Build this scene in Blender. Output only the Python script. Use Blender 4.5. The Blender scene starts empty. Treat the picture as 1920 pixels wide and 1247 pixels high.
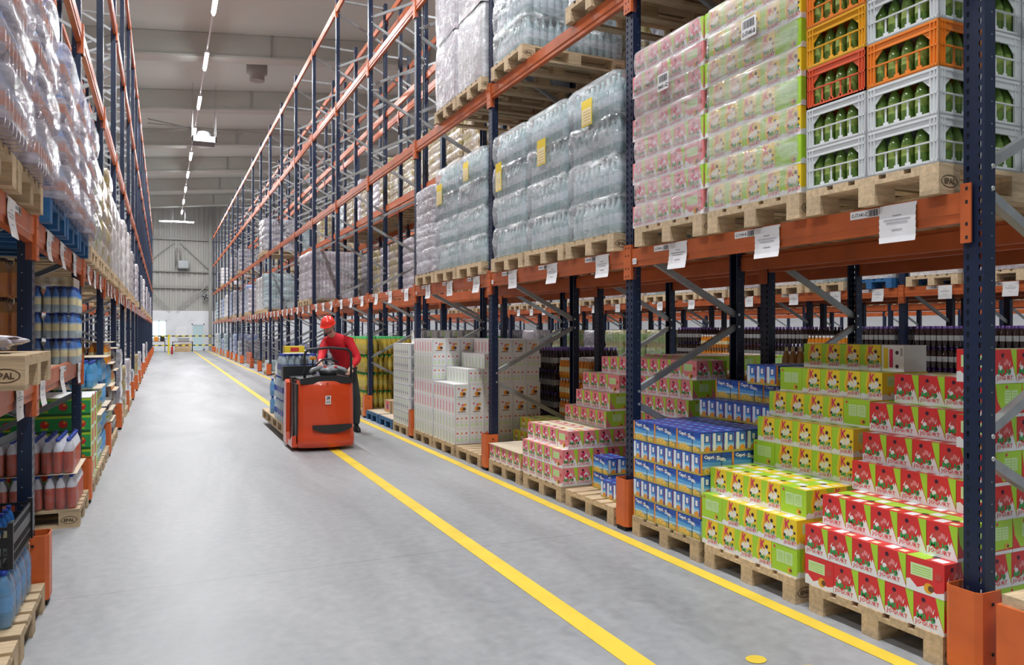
import bpy, bmesh, math, random
from mathutils import Vector, Matrix
R = math.radians
SC = bpy.context.scene
COL = SC.collection

# ------------------------------------------------------------------ camera
F_PX = 1438.0
cam_d = bpy.data.cameras.new('camera')
cam = bpy.data.objects.new('camera', cam_d)
COL.objects.link(cam)
cam.location = (0, 0, 1.55)
cam.rotation_euler = (R(90), 0, -math.atan(654.0 / F_PX))
cam_d.sensor_width = 36
cam_d.lens = F_PX / 1920 * 36
cam_d.shift_y = -0.0021
cam_d.clip_end = 300
SC.camera = cam
# ------------------------------------------------------------------ world, view
w = bpy.data.worlds.new('world')
SC.world = w
w.use_nodes = True
w.node_tree.nodes['Background'].inputs[0].default_value = (0.93, 0.96, 1.0, 1)
w.node_tree.nodes['Background'].inputs[1].default_value = 0.2
SC.view_settings.view_transform = 'Standard'
SC.view_settings.look = 'None'
SC.view_settings.exposure = 0.0
SC.view_settings.gamma = 1
SC.view_settings.use_curve_mapping = False
# ------------------------------------------------------------------ lamps of the hall (strip lights over every aisle)
LAMP_Z = 9.85
AISLE_X = 1.2
LAMP_YS = [20.8 + 4.72 * k for k in range(-5, 9)]
def area_lamp(x, y, z, sx, sy, watts):
    d = bpy.data.lights.new('strip_lamp_light', 'AREA')
    d.shape = 'RECTANGLE'; d.size = sx; d.size_y = sy; d.energy = watts
    d.color = (0.97, 0.985, 1.0)
    o = bpy.data.objects.new('strip_lamp_light', d)
    o.location = (x, y, z); COL.objects.link(o)
    return o
for y in LAMP_YS:
    area_lamp(AISLE_X, y, LAMP_Z - .07, .12, 1.6, 285)
for x, zz in ((7.8, 10.5), (14.35, 11.1), (20.9, 11.7), (-4.7, 9.3)):
    for k in range(6):
        area_lamp(x, 2 + 10.5 * k, zz, .2, 5.0, 360)

# ------------------------------------------------------------------ materials
def mat(name, col, rough=.5, metal=0., bump=0., bscale=40., var=0., vscale=6., spec=.5, coat=0., emit=None, estr=1., stretch=None, rnd=0., alpha=1.):
    m = bpy.data.materials.new(name); m.use_nodes = True
    nt = m.node_tree; n = nt.nodes; l = nt.links
    p = n['Principled BSDF']
    p.inputs['Base Color'].default_value = (*col, 1)
    p.inputs['Roughness'].default_value = rough
    p.inputs['Metallic'].default_value = metal
    p.inputs['Specular IOR Level'].default_value = spec
    p.inputs['Coat Weight'].default_value = coat
    p.inputs['Alpha'].default_value = alpha
    if emit:
        p.inputs['Emission Color'].default_value = (*emit, 1)
        p.inputs['Emission Strength'].default_value = estr
    if bump or var or rnd:
        tc = n.new('ShaderNodeTexCoord'); mp = n.new('ShaderNodeMapping')
        l.new(tc.outputs['Object'], mp.inputs[0])
        if stretch: mp.inputs['Scale'].default_value = stretch
        if var or rnd:
            nz = n.new('ShaderNodeTexNoise'); nz.inputs['Scale'].default_value = vscale
            nz.inputs['Detail'].default_value = 4
            l.new(mp.outputs[0], nz.inputs['Vector'])
            mr = n.new('ShaderNodeMapRange')
            mr.inputs['From Min'].default_value = .25; mr.inputs['From Max'].default_value = .75
            mr.inputs['To Min'].default_value = 1 - var; mr.inputs['To Max'].default_value = 1 + var
            l.new(nz.outputs[0], mr.inputs['Value'])
            out = mr.outputs[0]
            if rnd:
                oi = n.new('ShaderNodeObjectInfo')
                m2 = n.new('ShaderNodeMapRange'); m2.inputs['To Min'].default_value = 1 - rnd; m2.inputs['To Max'].default_value = 1 + rnd
                l.new(oi.outputs['Random'], m2.inputs['Value'])
                mu = n.new('ShaderNodeMath'); mu.operation = 'MULTIPLY'
                l.new(out, mu.inputs[0]); l.new(m2.outputs[0], mu.inputs[1]); out = mu.outputs[0]
            vm = n.new('ShaderNodeVectorMath'); vm.operation = 'SCALE'
            vm.inputs[0].default_value = col
            l.new(out, vm.inputs['Scale'])
            l.new(vm.outputs[0], p.inputs['Base Color'])
        if bump:
            nb = n.new('ShaderNodeTexNoise'); nb.inputs['Scale'].default_value = bscale; nb.inputs['Detail'].default_value = 3
            l.new(mp.outputs[0], nb.inputs['Vector'])
            bp = n.new('ShaderNodeBump'); bp.inputs['Strength'].default_value = bump; bp.inputs['Distance'].default_value = .02
            l.new(nb.outputs[0], bp.inputs['Height']); l.new(bp.outputs[0], p.inputs['Normal'])
    return m

M = {}
M['navy'] = mat('navy_paint', (.006, .016, .05), .4, var=.12, vscale=9)
M['black_post'] = M['navy']
M['orange'] = mat('orange_paint', (.52, .115, .03), .38, var=.18, vscale=5)
M['guard'] = mat('guard_orange', (.68, .14, .03), .42, var=.12, vscale=7)
M['hole'] = mat('dark_hole', (.01, .01, .012), .8)
M['steel'] = mat('galvanised_steel', (.40, .42, .43), .45, .6, var=.15, vscale=12)
M['bolt'] = mat('bolt_zinc', (.7, .7, .68), .35, .8)
M['wood'] = mat('pallet_wood', (.56, .42, .26), .75, var=.25, vscale=7, stretch=(1, 6, 6), bump=.15, bscale=30, rnd=.16)
M['woodmark'] = mat('burnt_stamp', (.09, .055, .03), .9)
M['bluepallet'] = mat('blue_pallet_wood', (.02, .12, .3), .6, var=.2, vscale=8, rnd=.1)
M['card'] = mat('cardboard', (.5, .35, .2), .8, var=.08, vscale=4)
M['cardpale'] = mat('pale_cardboard', (.66, .56, .42), .8, var=.08, vscale=4)
M['white'] = mat('white_print', (.86, .87, .87), .45)
M['paper'] = mat('paper_white', (.86, .86, .88), .5, bump=.1, bscale=12)
M['ink'] = mat('ink_black', (.02, .02, .025), .6)
M['inkgrey'] = mat('ink_grey', (.35, .36, .4), .6)
M['lime'] = mat('lime_print', (.42, .72, .04), .4)
M['yellow'] = mat('yellow_print', (.93, .68, .03), .4)
M['amber'] = mat('amber_print', (.85, .42, .03), .4)
M['cream'] = mat('cream_print', (.9, .82, .5), .45)
M['red'] = mat('red_print', (.72, .035, .035), .4)
M['darkred'] = mat('berry_print', (.6, .07, .06), .4)
M['magenta'] = mat('magenta_print', (.72, .03, .12), .4)
M['pink'] = mat('pink_print', (.8, .25, .26), .42)
M['green'] = mat('green_print', (.03, .38, .10), .4)
M['dkgreen'] = mat('dark_green_print', (.02, .12, .03), .4)
M['palegreen'] = mat('pale_green_print', (.62, .86, .45), .45)
M['seed'] = mat('dark_fruit_print', (.05, .01, .03), .4)
M['blue'] = mat('blue_print', (.015, .08, .42), .35)
M['sky'] = mat('sky_blue_print', (.12, .42, .8), .35)
M['purple'] = mat('violet_print', (.12, .05, .28), .4)
M['orangep'] = mat('orange_print', (.9, .33, .03), .4)
M['brownp'] = mat('brown_print', (.16, .07, .03), .5)
M['grey'] = mat('grey_print', (.4, .41, .42), .5)
M['plastwhite'] = mat('crate_white', (.72, .75, .76), .4, rnd=.04, var=.04)
M['plastorange'] = mat('crate_orange', (.86, .24, .02), .4)
M['plastred'] = mat('crate_red_orange', (.72, .1, .03), .4)
M['plastyellow'] = mat('crate_yellow', (.85, .42, .015), .4)
M['plastblack'] = mat('crate_black', (.012, .012, .014), .4)
M['greenglass'] = mat('green_bottle_glass', (.17, .30, .06), .1, coat=.3)
M['darkcap'] = mat('dark_bottle_neck', (.015, .05, .02), .2)
M['limelabel'] = mat('lime_bottle_label', (.32, .42, .1), .4)
M['red_drink'] = mat('red_drink', (.58, .06, .015), .12, coat=.5)
M['orange_drink'] = mat('orange_drink', (.85, .3, .02), .12, coat=.5)
M['yellow_drink'] = mat('yellow_drink', (.55, .4, .06), .12, coat=.5)
M['amber_drink'] = mat('amber_drink', (.5, .24, .05), .15, coat=.4)
M['dark_drink'] = mat('cola_dark_drink', (.03, .012, .012), .12, coat=.5)
M['clearwater'] = mat('water_bottle', (.42, .55, .62), .12, coat=.6, var=.2, vscale=20)
M['bluewater'] = mat('blue_water_bottle', (.08, .33, .62), .12, coat=.6, var=.2, vscale=20)
M['capblue'] = mat('blue_cap', (.02, .06, .4), .3)
M['milkwhite'] = mat('milky_neck', (.75, .78, .85), .3)
M['yellowline'] = mat('floor_line_yellow', (.86, .62, .06), .5, var=.12, vscale=3)
M['truckred'] = mat('truck_red', (.68, .065, .012), .28, coat=.5)
M['truckblack'] = mat('truck_black', (.02, .022, .025), .38, bump=.05, bscale=120)
M['truckgrey'] = mat('truck_grey', (.22, .23, .25), .3)
M['rubber'] = mat('rubber', (.015, .015, .015), .7)
M['jacket'] = mat('red_jacket', (.62, .008, .02), .75, bump=.35, bscale=14)
M['trousers'] = mat('dark_trousers', (.045, .055, .06), .85, bump=.3, bscale=14)
M['shoe'] = mat('black_shoe', (.012, .012, .012), .5)
M['skin'] = mat('skin', (.62, .36, .27), .5)
M['hair'] = mat('grey_hair', (.12, .1, .09), .8)
M['helmet'] = mat('red_helmet', (.85, .03, .015), .2, coat=.6)
M['yellowpost'] = mat('yellow_post', (.85, .7, .02), .4)
M['wallwhite'] = mat('white_wall', (.78, .79, .82), .7)
M['glow'] = mat('tube_light', (.9, .95, 1), .4, emit=(.93, .97, 1.0), estr=30)
M['day'] = mat('daylit_glass', (.6, .85, .9), .2, emit=(.7, .93, 1.0), estr=.9)
M['lampbody'] = mat('lamp_body', (.75, .76, .78), .5)

def fancy_floor():
    m = bpy.data.materials.new('polished_concrete'); m.use_nodes = True
    nt = m.node_tree; n = nt.nodes; l = nt.links; p = n['Principled BSDF']
    tc = n.new('ShaderNodeTexCoord')
    n1 = n.new('ShaderNodeTexNoise'); n1.inputs['Scale'].default_value = .55; n1.inputs['Detail'].default_value = 7; n1.inputs['Roughness'].default_value = .6
    mp = n.new('ShaderNodeMapping'); mp.inputs['Scale'].default_value = (1.6, .35, 1); n1.inputs['Distortion'].default_value = .7
    l.new(tc.outputs['Object'], mp.inputs[0]); l.new(mp.outputs[0], n1.inputs['Vector'])
    n2 = n.new('ShaderNodeTexNoise'); n2.inputs['Scale'].default_value = 14; n2.inputs['Detail'].default_value = 6
    l.new(tc.outputs['Object'], n2.inputs['Vector'])
    mx = n.new('ShaderNodeMix'); mx.data_type = 'FLOAT'; mx.inputs[0].default_value = .3
    l.new(n1.outputs[0], mx.inputs[2]); l.new(n2.outputs[0], mx.inputs[3])
    cr = n.new('ShaderNodeValToRGB')
    cr.color_ramp.elements[0].position = .34; cr.color_ramp.elements[0].color = (.255, .265, .28, 1)
    cr.color_ramp.elements[1].position = .66; cr.color_ramp.elements[1].color = (.45, .46, .475, 1)
    l.new(mx.outputs[0], cr.inputs[0])
    # sawn joints every 6 m
    bk = n.new('ShaderNodeTexBrick'); bk.offset = 0
    bk.inputs['Color1'].default_value = (1, 1, 1, 1); bk.inputs['Color2'].default_value = (1, 1, 1, 1); bk.inputs['Mortar'].default_value = (.75, .75, .75, 1)
    bk.inputs['Scale'].default_value = 1; bk.inputs['Mortar Size'].default_value = .006
    bk.inputs['Brick Width'].default_value = 400; bk.inputs['Row Height'].default_value = 5.4
    mpb = n.new('ShaderNodeMapping'); mpb.inputs['Location'].default_value = (200, .3, 0)
    l.new(tc.outputs['Object'], mpb.inputs[0]); l.new(mpb.outputs[0], bk.inputs['Vector'])
    mu = n.new('ShaderNodeMix'); mu.data_type = 'RGBA'; mu.blend_type = 'MULTIPLY'; mu.inputs[0].default_value = 1
    l.new(cr.outputs[0], mu.inputs[6]); l.new(bk.outputs[0], mu.inputs[7])
    l.new(mu.outputs[2], p.inputs['Base Color'])
    mr = n.new('ShaderNodeMapRange'); mr.inputs['To Min'].default_value = .36; mr.inputs['To Max'].default_value = .55
    l.new(n2.outputs[0], mr.inputs['Value']); l.new(mr.outputs[0], p.inputs['Roughness'])
    p.inputs['Specular IOR Level'].default_value = .5
    return m
M['floor'] = fancy_floor()

def ribbed(name, col, scale, axis='X', depth=.4, rough=.6):
    m = bpy.data.materials.new(name); m.use_nodes = True
    nt = m.node_tree; n = nt.nodes; l = nt.links; p = n['Principled BSDF']
    p.inputs['Base Color'].default_value = (*col, 1); p.inputs['Roughness'].default_value = rough
    tc = n.new('ShaderNodeTexCoord')
    wv = n.new('ShaderNodeTexWave'); wv.bands_direction = axis; wv.inputs['Scale'].default_value = scale
    l.new(tc.outputs['Object'], wv.inputs['Vector'])
    bp = n.new('ShaderNodeBump'); bp.inputs['Strength'].default_value = depth; bp.inputs['Distance'].default_value = .03
    l.new(wv.outputs[0], bp.inputs['Height']); l.new(bp.outputs[0], p.inputs['Normal'])
    return m
M['roof'] = ribbed('roof_sheet', (.60, .64, .60), .5, 'Y', .15)
M['beamconc'] = mat('roof_beam_paint', (.52, .54, .50), .7, var=.05, vscale=1)

def film_mat(name, tint=(.9, .9, .94), haze=.22, sheen=.25, scale=5, zs=2.6):
    """clear stretch film: mostly see-through, wrinkled and glossy, with milky folds"""
    m = bpy.data.materials.new(name); m.use_nodes = True
    nt = m.node_tree; n = nt.nodes; l = nt.links
    for x in list(n): n.remove(x)
    out = n.new('ShaderNodeOutputMaterial')
    tr = n.new('ShaderNodeBsdfTransparent'); tr.inputs[0].default_value = (.97, .97, .98, 1)
    di = n.new('ShaderNodeBsdfDiffuse'); di.inputs[0].default_value = (*tint, 1)
    gl = n.new('ShaderNodeBsdfGlossy'); gl.inputs['Roughness'].default_value = .09; gl.inputs[0].default_value = (1, 1, 1, 1)
    tc = n.new('ShaderNodeTexCoord'); mp = n.new('ShaderNodeMapping'); mp.inputs['Scale'].default_value = (1, 1, zs)
    mp.inputs['Rotation'].default_value = (.25, .2, 0)
    nz = n.new('ShaderNodeTexNoise'); nz.inputs['Scale'].default_value = scale; nz.inputs['Detail'].default_value = 6; nz.inputs['Distortion'].default_value = 1.2
    l.new(tc.outputs['Object'], mp.inputs[0]); l.new(mp.outputs[0], nz.inputs['Vector'])
    bp = n.new('ShaderNodeBump'); bp.inputs['Strength'].default_value = .5; bp.inputs['Distance'].default_value = .03
    l.new(nz.outputs[0], bp.inputs['Height']); l.new(bp.outputs[0], gl.inputs['Normal'])
    mr = n.new('ShaderNodeMapRange'); mr.inputs['From Min'].default_value = .35; mr.inputs['From Max'].default_value = .8
    mr.inputs['To Min'].default_value = haze * .4; mr.inputs['To Max'].default_value = haze * 2.2
    l.new(nz.outputs[0], mr.inputs['Value'])
    m1 = n.new('ShaderNodeMixShader'); m2 = n.new('ShaderNodeMixShader')
    l.new(mr.outputs[0], m1.inputs[0]); l.new(tr.outputs[0], m1.inputs[1]); l.new(di.outputs[0], m1.inputs[2])
    fr = n.new('ShaderNodeFresnel'); fr.inputs[0].default_value = 1.35
    l.new(bp.outputs[0], fr.inputs['Normal'])
    ad = n.new('ShaderNodeMath'); ad.operation = 'ADD'; ad.use_clamp = True; ad.inputs[1].default_value = sheen * .2
    fm = n.new('ShaderNodeMath'); fm.operation = 'MULTIPLY'; fm.inputs[1].default_value = .4
    l.new(fr.outputs[0], fm.inputs[0]); l.new(fm.outputs[0], ad.inputs[0])
    l.new(ad.outputs[0], m2.inputs[0]); l.new(m1.outputs[0], m2.inputs[1]); l.new(gl.outputs[0], m2.inputs[2])
    l.new(m2.outputs[0], out.inputs[0])
    return m
M['film'] = film_mat('stretch_film', (.88, .93, .97), .24, .3, 4.5)
M['filmhazy'] = film_mat('milky_stretch_film', (.95, .93, .96), .28, .2, 2.2, 6)
M['filmpack'] = film_mat('pack_film', (.9, .9, .95), .06, .15, 9)
M['filmlilac'] = film_mat('glossy_stretch_film', (.8, .77, .86), .26, .15, 4.5)

def wrapped_mat(name, c1, c2, c3, row=.09, sheen=.16, hs=.33):
    """goods seen through taut film: columns of bottles in tiers, milky folds on top"""
    m = bpy.data.materials.new(name); m.use_nodes = True
    nt = m.node_tree; n = nt.nodes; l = nt.links; p = n['Principled BSDF']
    p.inputs['Roughness'].default_value = sheen; p.inputs['Coat Weight'].default_value = .6; p.inputs['Coat Roughness'].default_value = .12
    tc = n.new('ShaderNodeTexCoord')
    sp = n.new('ShaderNodeSeparateXYZ'); l.new(tc.outputs['Object'], sp.inputs[0])
    def M2(op, a, b=None):
        x = n.new('ShaderNodeMath'); x.operation = op
        for i, v in enumerate((a, b)):
            if v is None: continue
            if isinstance(v, (int, float)): x.inputs[i].default_value = v
            else: l.new(v, x.inputs[i])
        return x.outputs[0]
    sx = M2('SINE', M2('MULTIPLY', sp.outputs[0], 6.283 / row)); sy = M2('SINE', M2('MULTIPLY', sp.outputs[1], 6.283 / row))
    col = M2('MULTIPLY', M2('ADD', M2('MULTIPLY', sx, sy), 1.0), .5)
    nz = n.new('ShaderNodeTexNoise'); nz.inputs['Scale'].default_value = 3.2; nz.inputs['Detail'].default_value = 7; nz.inputs['Distortion'].default_value = .8
    mp = n.new('ShaderNodeMapping'); mp.inputs['Scale'].default_value = (1, 1, 2.2); l.new(tc.outputs['Object'], mp.inputs[0]); l.new(mp.outputs[0], nz.inputs['Vector'])
    n2 = n.new('ShaderNodeTexNoise'); n2.inputs['Scale'].default_value = 22; n2.inputs['Detail'].default_value = 3; l.new(tc.outputs['Object'], n2.inputs['Vector'])
    f = M2('ADD', M2('MULTIPLY', col, .45), M2('MULTIPLY', n2.outputs[0], .55))
    mz = n.new('ShaderNodeMix'); mz.data_type = 'RGBA'; mz.inputs[6].default_value = (*c1, 1); mz.inputs[7].default_value = (*c2, 1)
    l.new(f, mz.inputs[0])
    band = M2('SINE', M2('MULTIPLY', sp.outputs[2], 6.283 / hs))
    f2 = M2('MULTIPLY', M2('GREATER_THAN', band, .35), .45)
    mc = n.new('ShaderNodeMix'); mc.data_type = 'RGBA'; mc.inputs[7].default_value = (*c3, 1)
    l.new(f2, mc.inputs[0]); l.new(mz.outputs[2], mc.inputs[6])
    fold = n.new('ShaderNodeMapRange'); fold.inputs['From Min'].default_value = .5; fold.inputs['From Max'].default_value = .72; fold.inputs['To Max'].default_value = .7
    l.new(nz.outputs[0], fold.inputs['Value'])
    mf = n.new('ShaderNodeMix'); mf.data_type = 'RGBA'; mf.inputs[7].default_value = (.78, .79, .84, 1)
    l.new(fold.outputs[0], mf.inputs[0]); l.new(mc.outputs[2], mf.inputs[6])
    l.new(mf.outputs[2], p.inputs['Base Color'])
    bp = n.new('ShaderNodeBump'); bp.inputs['Strength'].default_value = .9; bp.inputs['Distance'].default_value = .03
    l.new(nz.outputs[0], bp.inputs['Height'])
    b2 = n.new('ShaderNodeBump'); b2.inputs['Strength'].default_value = .35; b2.inputs['Distance'].default_value = .02
    l.new(col, b2.inputs['Height']); l.new(bp.outputs[0], b2.inputs['Normal']); l.new(b2.outputs[0], p.inputs['Normal'])
    return m
M['w_water'] = wrapped_mat('wrapped_water', (.16, .25, .27), (.5, .6, .62), (.33, .42, .47))
M['w_lilac'] = wrapped_mat('wrapped_lilac', (.24, .21, .24), (.66, .62, .67), (.45, .4, .48))
M['w_gold'] = wrapped_mat('wrapped_golden', (.16, .1, .04), (.6, .5, .32), (.42, .36, .1), row=.08)
M['w_grey'] = wrapped_mat('wrapped_grey', (.1, .1, .12), (.48, .48, .52), (.26, .26, .34))
M['w_white'] = wrapped_mat('wrapped_white', (.5, .48, .48), (.84, .83, .84), (.72, .7, .72))
M['w_blue'] = wrapped_mat('wrapped_blue', (.1, .16, .4), (.45, .53, .72), (.3, .35, .58))
M['w_green'] = wrapped_mat('wrapped_green', (.15, .3, .08), (.5, .62, .3), (.6, .35, .2), row=.12)

# ------------------------------------------------------------------ mesh builder
class MB:
    def __init__(s): s.v = []; s.f = []; s.m = []; s.mats = []; s.sm = []
    def mi(s, m):
        if m not in s.mats: s.mats.append(m)
        return s.mats.index(m)
    def face(s, pts, m, smooth=False):
        b = len(s.v); s.v += [tuple(p) for p in pts]; s.f.append(tuple(range(b, b + len(pts)))); s.m.append(s.mi(m)); s.sm.append(smooth)
    def raw(s, vs, fs, m, smooth=False, X=None):
        b = len(s.v)
        s.v += [tuple(X @ Vector(p)) if X else tuple(p) for p in vs]
        k = s.mi(m)
        for f in fs: s.f.append(tuple(b + i for i in f)); s.m.append(k); s.sm.append(smooth)
    def box(s, a, c, m, X=None):
        x0, y0, z0 = a; x1, y1, z1 = c
        vs = [(x0, y0, z0), (x1, y0, z0), (x1, y1, z0), (x0, y1, z0), (x0, y0, z1), (x1, y0, z1), (x1, y1, z1), (x0, y1, z1)]
        s.raw(vs, [(0, 3, 2, 1), (4, 5, 6, 7), (0, 1, 5, 4), (1, 2, 6, 5), (2, 3, 7, 6), (3, 0, 4, 7)], m, X=X)
    def bar(s, p0, p1, w, h, m, up=(0, 0, 1)):
        p0 = Vector(p0); p1 = Vector(p1); d = (p1 - p0); L = d.length; d.normalize()
        upv = Vector(up)
        if abs(d.dot(upv)) > .98: upv = Vector((1, 0, 0))
        a = d.cross(upv).normalized(); b = a.cross(d).normalized()
        X = Matrix((( d.x, a.x, b.x, p0.x), (d.y, a.y, b.y, p0.y), (d.z, a.z, b.z, p0.z), (0, 0, 0, 1)))
        s.box((0, -w / 2, -h / 2), (L, w / 2, h / 2), m, X)
    def tube(s, pts, r, n, m, caps=True, smooth=True, closed=False):
        pts = [Vector(p) for p in pts]; rr = r if isinstance(r, (list, tuple)) else [r] * len(pts)
        b = len(s.v); k = s.mi(m); N = len(pts); ref = None
        for i, p in enumerate(pts):
            if closed: d = pts[(i + 1) % N] - pts[i - 1]
            else: d = pts[min(i + 1, N - 1)] - pts[max(i - 1, 0)]
            d.normalize()
            if ref is None: ref = Vector((0, 0, 1)) if abs(d.z) < .9 else Vector((1, 0, 0))
            a = d.cross(ref).normalized(); c = a.cross(d).normalized(); ref = c
            for j in range(n):
                t = 2 * math.pi * j / n
                s.v.append(tuple(p + (a * math.cos(t) + c * math.sin(t)) * rr[i]))
        for i in range(N if closed else N - 1):
            for j in range(n):
                i2 = (i + 1) % N
                s.f.append((b + i * n + j, b + i * n + (j + 1) % n, b + i2 * n + (j + 1) % n, b + i2 * n + j)); s.m.append(k); s.sm.append(smooth)
        if caps and not closed:
            s.f.append(tuple(b + j for j in range(n))[::-1]); s.m.append(k); s.sm.append(False)
            s.f.append(tuple(b + (N - 1) * n + j for j in range(n))); s.m.append(k); s.sm.append(False)
    def lathe(s, prof, n, cx=0, cy=0, z0=0, X=None):
        """prof: list of (r, z, material of the band up to the next ring)"""
        b = len(s.v)
        for r, z, _ in prof:
            for j in range(n):
                t = 2 * math.pi * (j + .5) / n
                p = Vector((cx + r * math.cos(t), cy + r * math.sin(t), z0 + z))
                s.v.append(tuple(X @ p) if X else tuple(p))
        for i in range(len(prof) - 1):
            k = s.mi(prof[i][2])
            for j in range(n):
                s.f.append((b + i * n + j, b + i * n + (j + 1) % n, b + (i + 1) * n + (j + 1) % n, b + (i + 1) * n + j)); s.m.append(k); s.sm.append(True)
        s.f.append(tuple(b + (len(prof) - 1) * n + j for j in range(n))); s.m.append(s.mi(prof[-2][2])); s.sm.append(False)
        s.f.append(tuple(b + j for j in range(n))[::-1]); s.m.append(s.mi(prof[0][2])); s.sm.append(False)
    def prism(s, poly, axis, a0, a1, m, X=None):
        """polygon (2-D) pushed along axis 0/1/2 from a0 to a1"""
        n = len(poly)
        def P(q, a):
            return {0: (a, q[0], q[1]), 1: (q[0], a, q[1]), 2: (q[0], q[1], a)}[axis]
        vs = [P(q, a0) for q in poly] + [P(q, a1) for q in poly]
        fs = [tuple(range(n))[::-1], tuple(range(n, 2 * n))] + [(i, (i + 1) % n, n + (i + 1) % n, n + i) for i in range(n)]
        s.raw(vs, fs, m, X=X)
    def mesh(s, name):
        me = bpy.data.meshes.new(name)
        me.from_pydata(s.v, [], s.f)
        for m in s.mats: me.materials.append(M[m])
        me.polygons.foreach_set('material_index', s.m)
        me.polygons.foreach_set('use_smooth', s.sm)
        me.update()
        return me
    def build(s, name, parent=None, loc=(0, 0, 0), rz=0):
        return ob(name, s.mesh(name), loc, rz, parent)

def ob(name, me, loc=(0, 0, 0), rz=0, parent=None):
    o = bpy.data.objects.new(name, me); COL.objects.link(o)
    o.location = loc
    if rz: o.rotation_euler = (0, 0, rz)
    if parent: o.parent = parent
    return o
def tag(o, label, cat=None, group=None, kind=None):
    if label: o['label'] = label
    if cat: o['category'] = cat
    if group: o['group'] = group
    if kind: o['kind'] = kind
    return o
def empty(name, loc, rz=0): return ob(name, None, loc, rz)
def struct(o): o['kind'] = 'structure'; return o
ORD = 'zeroth first second third fourth fifth sixth seventh eighth ninth tenth eleventh twelfth thirteenth fourteenth fifteenth sixteenth seventeenth eighteenth nineteenth twentieth twenty-first twenty-second'.split()

# lettering -> triangles
_tc = {}
def glyphs(txt, bold=.0):
    key = (txt, bold)
    if key not in _tc:
        c = bpy.data.curves.new('lettering', 'FONT'); c.body = txt; c.size = 1; c.resolution_u = 1; c.offset = bold; c.align_x = 'CENTER'
        o = bpy.data.objects.new('lettering', c); COL.objects.link(o)
        dg = bpy.context.evaluated_depsgraph_get(); e = o.evaluated_get(dg); me = e.to_mesh()
        vs = [tuple(v.co) for v in me.vertices]; fs = [tuple(p.vertices) for p in me.polygons]
        e.to_mesh_clear(); bpy.data.objects.remove(o); bpy.data.curves.remove(c)
        xs = [v[0] for v in vs]; ys = [v[1] for v in vs]
        w_, h_ = max(xs) - min(xs), max(ys) - min(ys); mx, my = min(xs), min(ys)
        vs = [((x - mx) / w_, (y - my) / h_) for x, y, _ in vs]
        _tc[key] = (vs, fs)
    return _tc[key]

class Face:
    """a printed side of a box: origin bottom-left, u to the right, v up, n outwards (metres)"""
    def __init__(s, mb, o, u, v, W, H): s.mb = mb; s.o = Vector(o); s.u = Vector(u); s.v = Vector(v); s.n = s.u.cross(s.v); s.W = W; s.H = H; s.k = 0
    def P(s, a, b, e): return tuple(s.o + s.u * (a * s.W) + s.v * (b * s.H) + s.n * e)
    def poly(s, pts, m, lift=None):
        s.k += 1; e = .00011 * s.k if lift is None else lift
        s.mb.face([s.P(a, b, e) for a, b in pts], m)
    def rect(s, a0, b0, a1, b1, m): s.poly([(a0, b0), (a1, b0), (a1, b1), (a0, b1)], m)
    def disc(s, a, b, r, m, n=10, ry=None):
        ry = ry or r * s.W / s.H
        s.poly([(a + r * math.cos(2 * math.pi * i / n), b + ry * math.sin(2 * math.pi * i / n)) for i in range(n)], m)
    def text(s, txt, a0, b0, a1, b1, m, bold=.02, slant=0., rise=0.):
        s.k += 1; e = .00011 * s.k
        vs, fs = glyphs(txt, bold)
        s.mb.raw([s.P(a0 + (a1 - a0) * x + slant * y, b0 + (b1 - b0) * y + rise * x, e) for x, y in vs], fs, m)
def faces(mb, w_, d, h, z0=0):
    """four sides of a box centred on the origin in x,y: front(-y), right(+x), back(+y), left(-x), and top"""
    return (Face(mb, (-w_ / 2, -d / 2, z0), (1, 0, 0), (0, 0, 1), w_, h), Face(mb, (w_ / 2, -d / 2, z0), (0, 1, 0), (0, 0, 1), d, h),
            Face(mb, (w_ / 2, d / 2, z0), (-1, 0, 0), (0, 0, 1), w_, h), Face(mb, (-w_ / 2, d / 2, z0), (0, -1, 0), (0, 0, 1), d, h),
            Face(mb, (-w_ / 2, -d / 2, z0 + h), (1, 0, 0), (0, 1, 0), w_, d))

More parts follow.
